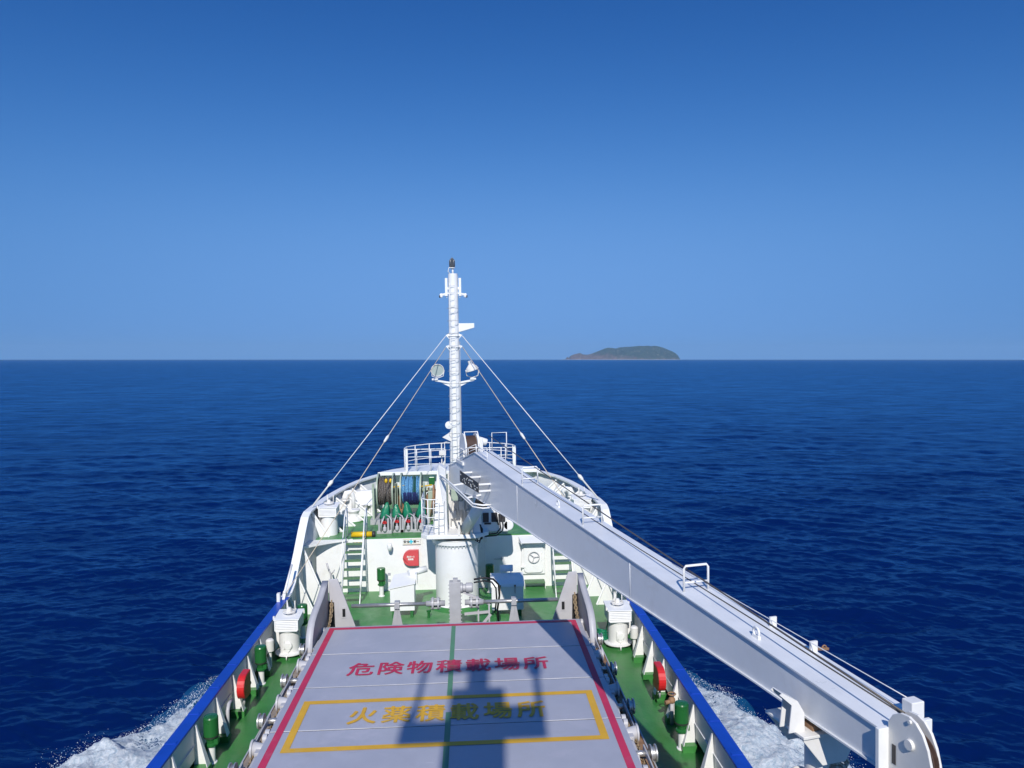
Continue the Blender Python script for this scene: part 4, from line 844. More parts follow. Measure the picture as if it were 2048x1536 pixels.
# ------------------------------------------------------------------ deck boxes
t = thing('deck_locker', 'white deck locker with sloping lid and round vent on the left before the bulkhead', 'locker', (-1.95, 27, 0))
q = MB().prism([(-2.36, 26.6, .28), (-1.50, 26.6, .28), (-1.50, 26.6, 1.20), (-2.36, 26.6, 1.05)], (0, .62, 0)); obj('body', q, WHITE, t, bevel=.01)
q = MB().hexa([(-2.42, 26.56, 1.07), (-1.46, 26.56, 1.24), (-1.5, 27.5, 1.42), (-2.30, 27.5, 1.30), (-2.42, 26.56, 1.10), (-1.46, 26.56, 1.27), (-1.5, 27.5, 1.45), (-2.30, 27.5, 1.33)]); obj('lid', q, WHITE, t)
q = MB().cyl((-1.74, 27.2, 1.44), (-1.12, 27.55, 1.50), .12, n=18); q.box(-1.5, -1.42, 26.9, 27.2, 1.1, 1.5); obj('vent_pipe', q, WHITE, t)
q = MB()
for z in (1.2, 1.42): q.box(-2.48, -2.38, 26.8 + z * .2, 26.86 + z * .2, z, z + .08)
obj('clamp', q, GREY_M, t)
obj('foot', MB().box(-2.3, -2.2, 26.65, 27.1, 0, .28).box(-1.66, -1.56, 26.65, 27.1, 0, .28), GREEN_P, t)
t = thing('deck_locker', 'white deck locker with rounded lid and two rusty latches on the right, half in shade', 'locker', (1.82, 27, 0))
obj('body', MB().box(1.25, 2.38, 26.4, 27.1, .25, 1.08), WHITE_R, t, bevel=.01)
pr_ = [(26.38, 1.085), (26.42, 1.18), (26.55, 1.30), (26.75, 1.37), (27.0, 1.40), (27.1, 1.40), (27.1, 1.085)]
obj('lid', MB().prism([(1.22, y, z) for y, z in pr_], (1.19, 0, 0)), WHITE, t, bevel=.01)
obj('vent_pipe', MB().cyl((1.58, 27.1, 1.56), (2.05, 27.1, 1.56), .12, n=18).box(1.62, 1.66, 27.0, 27.2, 1.39, 1.5).box(1.96, 2.0, 27.0, 27.2, 1.39, 1.5), WHITE, t)
q = MB()
for x in (1.55, 2.08): q.prism([(x - .035, 26.37, 1.16), (x + .035, 26.37, 1.16), (x, 26.37, 1.04)], (0, -.03, 0)); q.box(x - .008, x + .008, 26.385, 26.398, .85, 1.05)
obj('latch', q, RUSTY, t)
obj('foot', MB().box(1.32, 1.45, 26.45, 27.0, 0, .25).box(2.18, 2.31, 26.45, 27.0, 0, .25), GREEN_P, t)
# ------------------------------------------------------------------ mushroom ventilators
def vent(loc, lb, s, zb=0.0, big=1.0, valve=True):
    x, y, z = loc; t = thing('ventilator', lb, 'ventilator', loc, 'louvred ventilators'); k = big
    obj('trunk', MB().lathe((x, y, z), [(.44 * k, .12), (.44 * k, .15), (.31 * k, .17), (.31 * k, .80), (.33 * k, .82), (.33 * k, .86), (.1, .87)], (0, 0, 1), 32) if valve else MB().lathe((x, y, z), [(.34, 0), (.34, .78), (.1, .8)], (0, 0, 1), 32), WHITE_R if valve else WHITE, t)
    if valve:
        obj('coaming', MB().lathe((x, y, z), [(.34, 0), (.32, .12)], (0, 0, 1), 24).prism([(x - .46, y - .02, z), (x + .46, y - .02, z), (x + .36, y - .02, z + .12), (x - .36, y - .02, z + .12)], (0, .04, 0)).prism([(x - .02, y - .46, z), (x - .02, y - .36, z + .12), (x - .02, y + .36, z + .12), (x - .02, y + .46, z)], (.04, 0, 0)), GREEN_P, t)
        q = MB().lathe((x + .02, y - .315, z + .42), [(0, .0), (.13, 0), (.13, .03), (.1, .045), (0, .05)], (0, -1, 0), 20); q.bar((x - .1, y - .33, z + .32), (x - .1, y - .33, z + .58), .03, .03); q.prism([(x - .09, y - .33, z + .3), (x + .1, y - .33, z + .3), (x + .02, y - .33, z + .2)], (0, -.02, 0)); q.cyl((x, y - .44, z + .02), (x, y - .44, z + .14), .02, n=8); obj('flap_gear', q, WHITE_R, t)
        q = MB().prism([(x + s * .0 - .42, y + .1, z + .45), (x - .30, y + .1, z + .2), (x - .30, y + .1, z + .95), (x - .46, y + .1, z + .95)] if s < 0 else [(x + .42, y + .1, z + .45), (x + .30, y + .1, z + .2), (x + .30, y + .1, z + .95), (x + .46, y + .1, z + .95)], (0, .3, 0)); obj('air_scoop', q, WHITE_R, t)
    z0, z1 = (z + .88, z + 1.28) if valve else (z + .78, z + 1.18)
    xa, xb, ya, yb = x - .36, x + .36, y - .36, y + .40
    q = MB().box(xa, xb, ya + .03, yb, z0, z1 - .02)
    q.hexa([(xa - .03, ya - .02, z1 - .05), (xb + .03, ya - .02, z1 - .05), (xb + .03, yb + .03, z1 - .0), (xa - .03, yb + .03, z1 - .0), (xa - .03, ya - .02, z1 - .02), (xb + .03, ya - .02, z1 - .02), (xb + .03, yb + .03, z1 + .05), (xa - .03, yb + .03, z1 + .05)])
    obj('head', q, WHITE, t, bevel=.008)
    q = MB()
    for j in range(6):
        zz = z0 + .03 + j * .052; q.hexa([(xa + .03, ya - .015, zz), (xb - .03, ya - .015, zz), (xb - .03, ya + .028, zz + .03), (xa + .03, ya + .028, zz + .03), (xa + .03, ya - .015, zz + .008), (xb - .03, ya - .015, zz + .008), (xb - .03, ya + .028, zz + .044), (xa + .03, ya + .028, zz + .044)])
    q.box(xa, xa + .03, ya - .02, ya + .03, z0, z1 - .05); q.box(xb - .03, xb, ya - .02, ya + .03, z0, z1 - .05); q.box(xa, xb, ya - .02, ya + .03, z0 - .0, z0 + .03); obj('louvre', q, WHITE, t)
    q = MB().lathe((x, y + .05, z1 + .02), [(.10, 0), (.09, .12), (.06, .2), (0, .22)], (0, 0, 1), 14); q.torus((x, y + .05, z1 + .1), (0, 0, 1), .19, .022, 20, 6)
    for a in range(4): q.tube([(x, y + .05, z1 + .1), (x + .19 * math.cos(a * 1.57), y + .05 + .19 * math.sin(a * 1.57), z1 + .1)], .016, 6)
    q.prism([(x - .1, y + .14, z1), (x - .02, y + .14, z1), (x - .07, y + .14, z1 + .42), (x - .1, y + .14, z1 + .42)], (0, .02, 0)); q.cyl((x + .16, y + .14, z1), (x + .16, y + .14, z1 + .4), .018, n=6); obj('damper_wheel', q, WHITE_O, t)
    obj('dog_clip', MB().box(xa - .07, xa - .02, ya + .1, ya + .15, z1 - .05, z1 + .05).box(xb + .02, xb + .07, yb - .15, yb - .1, z1 - .05, z1 + .05), WHITE_O, t)
    return t
vent((-5.18, 23.6, 0), 'white louvred ventilator with hand wheel on the left side deck by the bulwark', -1)
vent((5.18, 23.4, 0), 'white louvred ventilator with hand wheel on the right side deck below the boom', 1)
vent((-5.22, 30.75, FCZ), 'white louvred ventilator on a plain round trunk on the left of the forecastle', -1, valve=False)
vent((5.2, 31.2, FCZ), 'white louvred ventilator on the forecastle seen behind the crane boom', 1, valve=False)
# goose neck pipes on the forecastle
for s, lb in ((-1, 'white goose neck vent pipe between the bulwark stays left of the bollard'), (1, 'white goose neck vent pipe seen over the boom at the right bulwark')):
    x, y = s * 4.75, 34.1 if s < 0 else 33.6
    t = thing('goose_neck_pipe', lb, 'vent pipe', (x, y, FCZ), 'goose neck vent pipes')
    obj('pipe', MB().tube([(x, y, FCZ), (x, y, FCZ + .85), (x - .04 , y, FCZ + 1.0), (x + s * .12, y - .02, FCZ + 1.12), (x + s * .28, y - .05, FCZ + 1.08), (x + s * .34, y - .08, FCZ + .92), (x + s * .34, y - .08, FCZ + .82)], [.09, .09, .1, .13, .15, .16, .16], 16), WHITE, t)
    obj('mouth', MB().cyl((x + s * .34, y - .08, FCZ + .74), (x + s * .34, y - .08, FCZ + .82), .17, n=16), WHITE_R, t)
# ------------------------------------------------------------------ green air pipe heads
def airpipe(loc, lb, hgt=.45, sc=1.0):
    x, y, z = loc; t = thing('air_pipe', lb, 'air pipe', loc, 'green headed air pipes')
    obj('pipe', MB().lathe((x, y, z), [(.12, 0), (.12, .02), (.085, .03), (.085, hgt), (0, hgt)], (0, 0, 1), 18), WHITE_R, t)
    obj('valve_body', MB().lathe((x, y, z + hgt), [(.085, 0), (.14, .02), (.14, .06), (.10, .09), (.11, .16), (.15, .2), (.15, .24)], (0, 0, 1), 20).box(x + .08, x + .17, y - .08, y + .06, z + hgt + .06, z + hgt + .18), GREEN_P, t)
    obj('head', MB().lathe((x, y, z + hgt + .24), [(.155, 0), (.165, .02), (.165, .42), (.15, .45), (0, .47)], (0, 0, 1), 24), GREEN_P, t)
    obj('gasket', MB().lathe((x, y, z + hgt + .235), [(.158, -.012), (.168, -.012), (.168, .012), (.158, .012)], (0, 0, 1), 24), DARK, t)
    return t
AP = airpipe((-2.98, 29.25, 0), 'green headed air pipe before the bulkhead between ladder and locker', .42)
copy_thing(AP, (1.26, 29.3, 0), 'green headed air pipe in the shade right of the crane pedestal')
copy_thing(AP, (-5.10, 25.1, 0), 'green headed air pipe behind the left side deck ventilator')
B2 = airpipe((-5.50, 21.55, 0), 'green headed air pipe against the left bulwark nearest the ventilator', .40)
copy_thing(B2, (-5.48, 17.35, 0), 'green headed air pipe low against the left bulwark near the bow wave')
copy_thing(B2, (5.42, 17.05, 0), 'green headed air pipe against the right bulwark near the foam')
for s, lb in ((-1, 'small white capped vent pipe beside the left bulwark near the ventilator'), (1, 'small white capped vent pipe beside the right bulwark near the ventilator')):
    x, y = s * 5.56, 22.75; t = thing('vent_pipe', lb, 'vent pipe', (x, y, 0), 'small capped vent pipes')
    obj('pipe', MB().lathe((x, y, 0), [(.05, 0), (.05, .45)], (0, 0, 1), 12), WHITE_R, t); obj('cap', MB().lathe((x, y, .45), [(.05, 0), (.12, .04), (.12, .36), (.08, .4), (0, .41)], (0, 0, 1), 16), WHITE_O, t)
t = thing('mooring_bitt', 'grey bent pipe stand between stays at the left bulwark', 'pipe stand', (-5.5, 18.6, 0)); obj('pipe', MB().tube([(-5.52, 18.65, 0), (-5.52, 18.65, .6), (-5.52, 18.75, .72), (-5.52, 18.95, .72), (-5.52, 18.95, .5)], .045, 10), GREY_F, t)
t = thing('hydrant', 'dark fire hydrant valve between the stays of the right bulwark', 'hydrant', (5.5, 18.2, 0))
obj('pipe', MB().tube([(5.5, 18.2, 0), (5.5, 18.2, .55)], .05, 10), GREY_M, t); obj('valve', MB().sphere((5.5, 18.2, .62), .09).torus((5.5, 18.2, .78), (0, 0, 1), .09, .018, 14, 6).cyl((5.5, 18.2, .6), (5.32, 18.15, .58), .05), RUSTY, t)
t = thing('hose_coil', 'coil of green hose on the deck beside the right ventilator', 'hose', (4.75, 23.6, 0)); q = MB()
for k in range(7): q.torus((4.72 + .02 * math.sin(k * 3), 23.7, .12 + k * .05), (.25, .3, 1), .22 - .012 * k, .024, 20, 6)
q.tube([(4.8, 23.6, .3), (4.9, 23.6, .7), (4.86, 23.65, 1.0)], .024, 6); obj('coil', q, BAG, t)
t = thing('deck_cleat', 'small green stub post on the deck between left locker and pedestal', 'deck fitting', (-1.0, 26.6, 0)); obj('post', MB().lathe((-1.0, 26.6, 0), [(.05, 0), (.05, .2), (.08, .22), (.08, .28), (0, .29)], (0, 0, 1), 10), GREEN_P, t)
for s in (-1,):
    t = thing('shell_pipe', 'white bent pipe standing between the tall stays left of the ladder', 'pipe', (-4.9, 28.9, 0)); obj('pipe', MB().tube([(-4.85, 28.9, 0), (-4.85, 28.9, 1.0), (-4.95, 28.9, 1.25), (-5.0, 28.9, 1.45)], .035, 8).tube([(-4.85, 28.9, 1.0), (-4.7, 28.85, 1.2)], .025, 8), GREY_F, t)
# ------------------------------------------------------------------ heel: everything aboard leans with the ship
H = Matrix.Translation(EYE) @ Matrix.Rotation(-HEEL, 4, 'Y') @ Matrix.Translation(-EYE)
for o in SHIP: o.matrix_basis = H @ o.matrix_basis
# ================================================================== THE SEA
SEA = -2.3
def set_mesh(name, V, F, smooth=True):
    me = bpy.data.meshes.new(name); nv, nf = len(V), len(F)
    me.vertices.add(nv); me.vertices.foreach_set('co', np.asarray(V, np.float32).ravel())
    me.loops.add(nf * 4); me.loops.foreach_set('vertex_index', np.asarray(F, np.int32).ravel())
    me.polygons.add(nf); me.polygons.foreach_set('loop_start', np.arange(nf, dtype=np.int32) * 4)
    me.polygons.foreach_set('use_smooth', np.full(nf, smooth)); me.update(calc_edges=True); me.validate()
    o = bpy.data.objects.new(name, me); COL.objects.link(o); return o
WAVES = []
for k in range(150):
    lam = 0.34 * (8.5 / 0.34) ** rng.random(); ang = rng.normal(0, .62) + .25
    WAVES.append((2 * math.pi / lam, ang, rng.random() * 2 * math.pi, .0030 * lam * (1.5 if lam < 1.0 else 1.25 if lam < 1.8 else .85 if lam < 3.5 else .55)))
def sea_z(X, Y, cell):
    X = X.astype(np.float32); Y = Y.astype(np.float32); z = np.zeros(np.broadcast(X, Y).shape, np.float32)
    gust = (.95 + .22 * np.sin(X * .071 + 1.3 * np.sin(Y * .043)) * np.sin(Y * .057 + X * .021) + .16 * np.sin(X * .23 - Y * .19) * np.sin(Y * .11 + 2)).astype(np.float32)
    for k, a, p, amp in WAVES:
        lam = 2 * math.pi / k
        fade = np.clip((lam / np.maximum(cell, 1e-3) - 1.8) / 2.0, 0, 1).astype(np.float32)
        if not fade.any(): continue
        ph = np.float32(k * math.sin(a)) * X + np.float32(k * math.cos(a)) * Y + np.float32(p)
        sn = np.sin(ph); z += np.float32(amp) * fade * (sn + np.float32(.30) * (sn * sn - np.float32(.5)))
    return z * gust
rad = [3.0]
while rad[-1] < 22000: r_ = rad[-1]; rad.append(r_ + (max(.075, r_ * r_ / 16500) if r_ < 260 else r_ * .03) if r_ > 10 else r_ + .5)
rad = np.array(rad)
th = np.concatenate([np.linspace(-math.pi, -.78, 70, endpoint=False), np.linspace(-.78, .78, 1000, endpoint=False), np.linspace(.78, math.pi, 70, endpoint=False)])
Rr, Th = np.meshgrid(rad, th, indexing='ij')
X = EYE.x + Rr * np.sin(Th); Y = Rr * np.cos(Th)
dr = np.gradient(rad)[:, None]; da = np.gradient(th)[None, :] * Rr
cell = np.maximum(np.maximum(dr * .8, da), .03)
Z = SEA + sea_z(X, Y, cell)
nr, nt_ = Rr.shape; idx = np.arange(nr * nt_).reshape(nr, nt_); nx = np.roll(idx, -1, axis=1)
F = np.stack([idx[:-1], idx[1:], nx[1:], nx[:-1]], -1).reshape(-1, 4)[:, ::-1]
sea = set_mesh('sea', np.stack([X, Y, Z], -1).reshape(-1, 3), F)
sea['kind'] = 'structure'
def water_shader(nt, base):
    """deep water body under a rippled, wind-roughened surface"""
    L = nt.links.new; tc = N(nt, 'ShaderNodeTexCoord'); last = None
    wind = N(nt, 'ShaderNodeTexNoise', Scale=.035, Detail=3.0, Roughness=.6); L(tc.outputs['Object'], wind.inputs['Vector'])
    gust = ramp(nt, wind.outputs[0], [(.32, (.45, .45, .45)), (.68, (1, 1, 1))]).outputs[0]
    for sc, di, rot, sx, det in ((.5, .22, .2, .5, 3.0), (3.4, .05, .25, .6, 2.0)):
        mp = N(nt, 'ShaderNodeMapping'); mp.inputs['Rotation'].default_value = (0, 0, rot); mp.inputs['Scale'].default_value = (sx, 1, 1); L(tc.outputs['Object'], mp.inputs[0])
        n = N(nt, 'ShaderNodeTexNoise', Scale=sc, Detail=det, Roughness=.5, Distortion=.25); L(mp.outputs[0], n.inputs['Vector'])
        b = N(nt, 'ShaderNodeBump', Strength=1.0, Distance=di); L(n.outputs[0], b.inputs['Height']); L(gust, b.inputs['Strength'])
        if last is not None: L(last, b.inputs['Normal'])
        last = b.outputs[0]
    fr = N(nt, 'ShaderNodeFresnel', IOR=1.34); L(last, fr.inputs['Normal'])
    m1 = N(nt, 'ShaderNodeMath'); m1.operation = 'MULTIPLY_ADD'; L(fr.outputs[0], m1.inputs[0]); m1.inputs[1].default_value = .75; m1.inputs[2].default_value = 1.0
    m2 = N(nt, 'ShaderNodeMath'); m2.operation = 'DIVIDE'; L(fr.outputs[0], m2.inputs[0]); L(m1.outputs[0], m2.inputs[1])
    paw = N(nt, 'ShaderNodeTexNoise', Scale=.16, Detail=10.0, Roughness=.82); pm = N(nt, 'ShaderNodeMapping'); pm.inputs['Scale'].default_value = (.6, 1, 1); L(tc.outputs['Object'], pm.inputs[0]); L(pm.outputs[0], paw.inputs['Vector'])
    pr = ramp(nt, paw.outputs[0], [(.36, (.50, .50, .50)), (.64, (1, 1, 1))]); m3 = N(nt, 'ShaderNodeMath'); m3.operation = 'MULTIPLY'; L(pr.outputs[0], m3.inputs[0]); L(m2.outputs[0], m3.inputs[1])
    m4 = N(nt, 'ShaderNodeMath'); m4.operation = 'MULTIPLY'; L(m3.outputs[0], m4.inputs[0]); m4.inputs[1].default_value = 1.22; m2 = m4
    df = N(nt, 'ShaderNodeBsdfDiffuse'); df.inputs['Color'].default_value = (*base, 1); L(last, df.inputs['Normal'])
    gl = N(nt, 'ShaderNodeBsdfGlossy'); gl.inputs['Roughness'].default_value = .17; gl.inputs['Color'].default_value = (.32, .72, 1.0, 1); L(last, gl.inputs['Normal'])
    mx = N(nt, 'ShaderNodeMixShader'); L(m2.outputs[0], mx.inputs[0]); L(df.outputs[0], mx.inputs[1]); L(gl.outputs[0], mx.inputs[2])
    return mx.outputs[0]
SEAM_, nt, p = node_mat('sea water'); nt.links.new(water_shader(nt, (.0006, .0086, .066)), nt.nodes['Material Output'].inputs['Surface']); nt.nodes.remove(p); sea.data.materials.append(SEAM_)
# ------------------------------------------------------------------ bow wave foam on both sides
FM, nt, p = node_mat('sea foam'); L = nt.links.new
tc = N(nt, 'ShaderNodeTexCoord')
att = N(nt, 'ShaderNodeAttribute', attribute_name='foam')
n1 = N(nt, 'ShaderNodeTexNoise', Scale=1.7, Detail=10.0, Roughness=.78, Distortion=1.4); L(tc.outputs['Object'], n1.inputs['Vector'])
v1 = N(nt, 'ShaderNodeTexVoronoi', Scale=5.5); v1.feature = 'DISTANCE_TO_EDGE'
dmp = N(nt, 'ShaderNodeVectorMath'); dmp.operation = 'ADD'; nn = N(nt, 'ShaderNodeTexNoise', Scale=2.5, Detail=4.0); L(tc.outputs['Object'], nn.inputs['Vector'])
L(tc.outputs['Object'], dmp.inputs[0]); L(nn.outputs['Color'], dmp.inputs[1]); L(dmp.outputs[0], v1.inputs['Vector'])
lace = ramp(nt, v1.outputs['Distance'], [(0.0, (1, 1, 1)), (0.22, (0, 0, 0))]).outputs[0]
s1 = N(nt, 'ShaderNodeMath'); s1.operation = 'MULTIPLY_ADD'; L(lace, s1.inputs[0]); s1.inputs[1].default_value = .16; L(n1.outputs[0], s1.inputs[2])
s2 = N(nt, 'ShaderNodeMath'); s2.operation = 'ADD'; L(s1.outputs[0], s2.inputs[0]); L(att.outputs['Fac'], s2.inputs[1])
fac = ramp(nt, s2.outputs[0], [(0.93, (0, 0, 0)), (1.14, (1, 1, 1))]).outputs[0]
n2 = N(nt, 'ShaderNodeTexNoise', Scale=6.0, Detail=10.0, Roughness=.8, Distortion=.8); L(tc.outputs['Object'], n2.inputs['Vector'])
fc = ramp(nt, n2.outputs[0], [(.34, (.30, .44, .55)), (.58, (.82, .86, .88))]).outputs[0]
pf = N(nt, 'ShaderNodeBsdfPrincipled'); L(fc, pf.inputs['Base Color']); pf.inputs['Roughness'].default_value = .85; pf.inputs['Subsurface Weight'].default_value = .0
bb = N(nt, 'ShaderNodeBump', Strength=.9, Distance=.14); L(n2.outputs[0], bb.inputs['Height']); L(bb.outputs[0], pf.inputs['Normal'])
wsh = water_shader(nt, (.006, .06, .14))
mx = N(nt, 'ShaderNodeMixShader'); L(fac, mx.inputs[0]); L(wsh, mx.inputs[1]); L(pf.outputs[0], mx.inputs[2]); L(mx.outputs[0], nt.nodes['Material Output'].inputs['Surface'])
SPR, nt, p = node_mat('spray drops'); p.inputs['Base Color'].default_value = (.8, .84, .87, 1); p.inputs['Roughness'].default_value = .6
def vnoise(X, Y, seed, octs=5, f=.6):
    r = np.random.default_rng(seed); z = np.zeros_like(X); a = 1.0
    for o in range(octs):
        for k in range(5):
            t = r.random() * 6.28; z += a * .45 * np.sin(f * (X * math.cos(t) + Y * math.sin(t)) * (.7 + .6 * r.random()) * 6.28 + r.random() * 6.28 + 1.3 * np.sin(f * 3 * (X * math.sin(t) - Y * math.cos(t))))
        f *= 2.05; a *= .52
    return z
for s, lb in ((-1, 'white foaming bow wave spreading from the left side of the hull'), (1, 'white foaming bow wave spreading from the right side of the hull')):
    nu, nv = 300, 170
    u = np.linspace(0, 1, nu)[:, None]; v = np.linspace(0, 1, nv)[None, :]
    Yc = 27.3 - 22 * u + 0 * v
    inner = 5.75 + 0 * Yc
    crest = 7.68 + (27.3 - Yc) * .36 + .22 * np.sin(Yc * 1.3 + s) + .12 * np.sin(Yc * 2.9)
    outer = crest + 1.5
    Xc = inner + (outer - inner) * v
    dist = crest - Xc                                        # positive inboard of the crest
    nz = vnoise(Xc * 1.0, Yc, 11 + (s > 0), 6, .16)
    prof = np.where(dist > 0, np.exp(-(dist / 1.9) ** 2), np.exp(-(dist / .42) ** 2))
    grow = np.clip(u * 4, 0, 1) * np.clip((1 - u) * 4, 0, 1)
    hgt = (.42 * prof + .13 * nz * (prof + .35) * (dist > -.9) + .05 * vnoise(Xc, Yc, 77, 4, 1.4) * prof) * grow
    Zc = SEA + .04 + sea_z(s * Xc, Yc, .12 + 0 * Xc) * .6 + hgt - .5 * np.clip((-dist - .8) / .7, 0, 1)
    foam = np.where(dist > 0, .58 - .10 * dist / 1.5, .58 - np.clip(-dist, 0, 2) * .95) * np.clip(u * 10, 0, 1) + .13 * nz
    V = np.stack([s * Xc, Yc, Zc], -1).reshape(-1, 3); idx = np.arange(nu * nv).reshape(nu, nv)
    F = np.stack([idx[:-1, :-1], idx[1:, :-1], idx[1:, 1:], idx[:-1, 1:]], -1).reshape(-1, 4)
    if s < 0: F = F[:, ::-1]
    # spray: drops thrown off the crest (small octahedra as quads)
    dv, df = [], []
    r2 = np.random.default_rng(3 + (s > 0)); base = len(V)
    nd = 11000
    uu = r2.random(nd) ** .8 * .9 + .02; y = 27.3 - 22 * uu; cr = 7.68 + (27.3 - y) * .36 + .22 * np.sin(y * 1.3 + s) + .12 * np.sin(y * 2.9)
    clump = np.clip(vnoise(y, y * 0 + 3, 5, 4, .35) * .5 + .55, 0.05, 1.4)
    h = np.abs(r2.normal(0, .30, nd)) * clump * np.clip(uu * 9, 0, 1); off = r2.normal(-.05, .28, nd) + h * .35
    sz = (.003 + .011 * r2.random(nd) ** 3) * np.clip(1.25 - h * .6, .4, 1)
    for j in range(nd):
        c = np.array([s * (cr[j] + off[j]), y[j] + r2.normal(0, .1), SEA + .30 * math.exp(-abs(off[j])) + h[j] + .05]); q = sz[j]; o = base + len(dv)
        for d in ((-1, -1, -1), (1, -1, -1), (1, 1, -1), (-1, 1, -1), (-1, -1, 1), (1, -1, 1), (1, 1, 1), (-1, 1, 1)): dv.append(c + np.array(d) * q * .62)
        df += [(o + 3, o + 2, o + 1, o), (o + 4, o + 5, o + 6, o + 7), (o, o + 1, o + 5, o + 4), (o + 1, o + 2, o + 6, o + 5), (o + 2, o + 3, o + 7, o + 6), (o + 3, o, o + 4, o + 7)]
    Vall = np.concatenate([V, np.array(dv)]); Fall = np.concatenate([F, np.array(df)])
    o = set_mesh('bow_wave', Vall, Fall); o.data.materials.append(FM); o.data.materials.append(SPR)
    mi = np.zeros(len(Fall), np.int32); mi[len(F):] = 1; o.data.polygons.foreach_set('material_index', mi)
    a = o.data.attributes.new('foam', 'FLOAT', 'POINT'); a.data.foreach_set('value', np.concatenate([foam.reshape(-1), np.ones(len(dv))]).astype(np.float32))
    o['label'] = lb; o['category'] = 'foam'; o['kind'] = 'stuff'
# ------------------------------------------------------------------ island on the horizon
D = 19000.0; K = D / 7000
prof = [(1118, 0), (1131, 1), (1135, 6), (1138, 1.5), (1140, 7), (1146, 10), (1153, 11.5), (1159, 13.5), (1164, 11.5), (1170, 10.5), (1176, 10.5), (1184, 13), (1195, 17), (1206, 21), (1214, 23.5), (1222, 23.5), (1230, 22), (1240, 24.5), (1250, 25.2), (1262, 26), (1275, 27), (1290, 28), (1302, 27.3), (1312, 27.5), (1322, 25), (1333, 20.5), (1340, 18), (1346, 13), (1351, 7), (1354, 2.5), (1357, 0), (1366, 0)]
ax = np.array([p_[0] for p_ in prof]); az = np.array([p_[1] for p_ in prof])
nu, nv = 420, 150
px = np.linspace(1118, 1366, nu); lat = (px - 1024) / 1500 * D; ridge = np.interp(px, ax, az) / 1500 * D
dep = np.linspace(-420, 420, nv) * K
ca, sa = math.cos(YAW), math.sin(YAW)
LA, DE = np.meshgrid(lat, dep, indexing='ij'); RI = ridge[:, None] * np.ones_like(DE)
wid = 120 * K + 2.1 * RI
q = np.clip(1 - (DE / wid) ** 2, 0, 1)
nz = vnoise(LA / K / 160, DE / K / 160, 21, 6, .5)
ridg = np.abs(vnoise(LA / K / 90, DE / K / 140, 33, 5, .5))
Zi = RI * (q ** .75) + (nz * 9 - ridg * 13) * K * np.clip(RI / 40 / K, 0, 1) * q ** .5 * (1 - .75 * q ** 8)
Zi = np.where(q <= 0, -8, np.maximum(Zi, -3)) + SEA - 1
Xw = EYE.x + LA * ca + (D + DE) * sa; Yw = -LA * sa + (D + DE) * ca
idx = np.arange(nu * nv).reshape(nu, nv); F = np.stack([idx[:-1, :-1], idx[1:, :-1], idx[1:, 1:], idx[:-1, 1:]], -1).reshape(-1, 4)
isl = set_mesh('island', np.stack([Xw, Yw, Zi], -1).reshape(-1, 3), F)
isl['kind'] = 'structure'; isl['label'] = 'low green and reddish rocky island on the horizon'; isl['category'] = 'island'
IM, nt, p = node_mat('island'); L = nt.links.new
tc = N(nt, 'ShaderNodeTexCoord'); sep = N(nt, 'ShaderNodeSeparateXYZ'); L(tc.outputs['Object'], sep.inputs[0])
n1 = N(nt, 'ShaderNodeTexNoise', Scale=.011, Detail=9.0, Roughness=.65); L(tc.outputs['Object'], n1.inputs['Vector'])
mz = N(nt, 'ShaderNodeMapRange'); mz.inputs['From Min'].default_value = 0; mz.inputs['From Max'].default_value = 95 * K; L(sep.outputs['Z'], mz.inputs[0])
mxx = N(nt, 'ShaderNodeMapRange'); mxx.inputs['From Min'].default_value = 880 * K; mxx.inputs['From Max'].default_value = 1550 * K; L(sep.outputs['X'], mxx.inputs[0])
a1 = N(nt, 'ShaderNodeMath'); a1.operation = 'ADD'; L(mz.outputs[0], a1.inputs[0]); L(mxx.outputs[0], a1.inputs[1])
a2 = N(nt, 'ShaderNodeMath'); a2.operation = 'ADD'; nm = N(nt, 'ShaderNodeMath'); nm.operation = 'MULTIPLY_ADD'; L(n1.outputs[0], nm.inputs[0]); nm.inputs[1].default_value = 2.6; nm.inputs[2].default_value = -1.05; L(a1.outputs[0], a2.inputs[0]); L(nm.outputs[0], a2.inputs[1])
f = ramp(nt, a2.outputs[0], [(.40, (0, 0, 0)), (.60, (1, 1, 1))]); a2.use_clamp = False
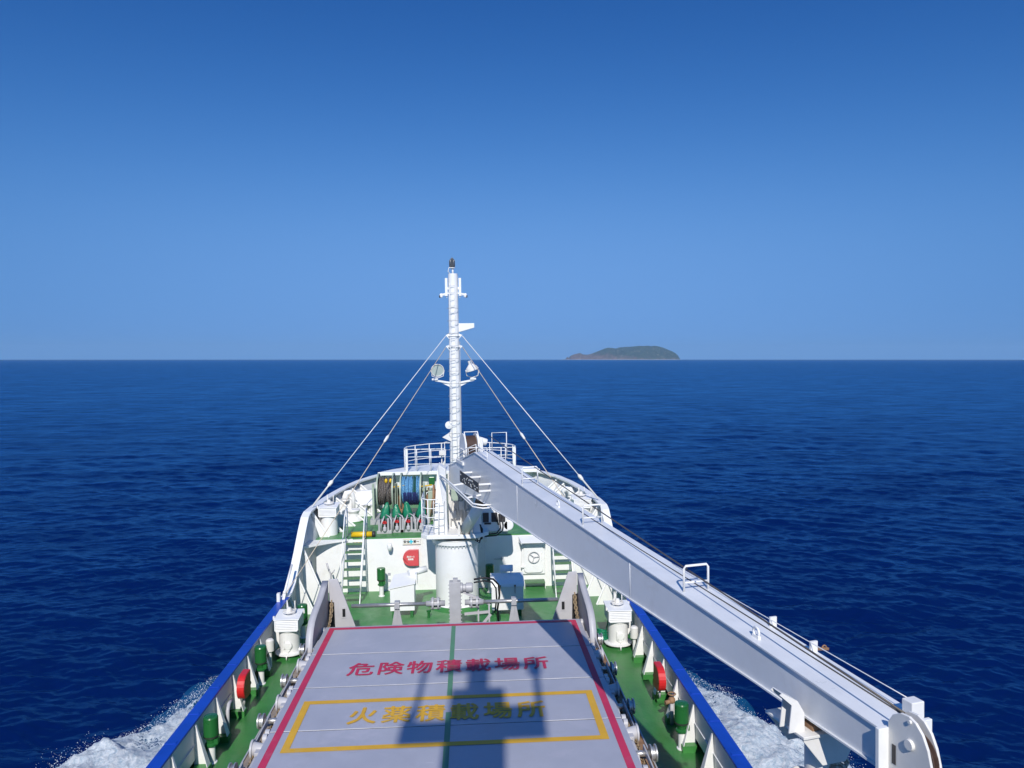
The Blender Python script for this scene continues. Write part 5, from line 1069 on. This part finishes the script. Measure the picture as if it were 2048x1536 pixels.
a3 = N(nt, 'ShaderNodeMath'); a3.operation = 'MULTIPLY'; L(a2.outputs[0], a3.inputs[0]); a3.inputs[1].default_value = .42; nt.links.new(a3.outputs[0], f.inputs[0])
n2 = N(nt, 'ShaderNodeTexNoise', Scale=.022, Detail=9.0, Roughness=.78); L(tc.outputs['Object'], n2.inputs['Vector'])
rock = ramp(nt, n2.outputs[0], [(.36, (.06, .035, .03)), (.52, (.14, .08, .065)), (.66, (.30, .23, .20))]).outputs[0]
veg = ramp(nt, n2.outputs[0], [(.36, (.003, .010, .008)), (.5, (.022, .04, .022)), (.66, (.085, .10, .055))]).outputs[0]
c = mixc(nt, f.outputs[0], rock, veg)
n3 = N(nt, 'ShaderNodeTexNoise', Scale=.016, Detail=8.0, Roughness=.75); L(tc.outputs['Object'], n3.inputs['Vector'])
lo = N(nt, 'ShaderNodeMapRange'); lo.inputs['From Min'].default_value = 7.0; lo.inputs['From Max'].default_value = 1.0; L(sep.outputs['Z'], lo.inputs[0])
c = mixc(nt, lo.outputs[0], c, (.45, .46, .46)); sc_ = ramp(nt, n3.outputs[0], [(.585, (0, 0, 0)), (.64, (1, 1, 1))])
c = mixc(nt, sc_.outputs[0], c, (.36, .30, .26))
L(c, p.inputs['Base Color']); p.inputs['Roughness'].default_value = .95; p.inputs['Specular IOR Level'].default_value = .1; isl.data.materials.append(IM)
# ------------------------------------------------------------------ haze
def haze(density):
    m = MB().box(-23000, 23000, -23000, 23000, SEA - 9.6, 420)
    o = obj('haze', m, None or SIGNW); o.data.materials.clear(); hm = bpy.data.materials.new('haze'); hm.use_nodes = True; nt = hm.node_tree
    for n in list(nt.nodes): nt.nodes.remove(n)
    v = nt.nodes.new('ShaderNodeVolumePrincipled'); v.inputs['Color'].default_value = (.46, .74, 1, 1); v.inputs['Density'].default_value = density; v.inputs['Anisotropy'].default_value = 0.0
    out = nt.nodes.new('ShaderNodeOutputMaterial'); nt.links.new(v.outputs[0], out.inputs['Volume']); o.data.materials.append(hm); o['kind'] = 'stuff'
haze(3.0e-5)
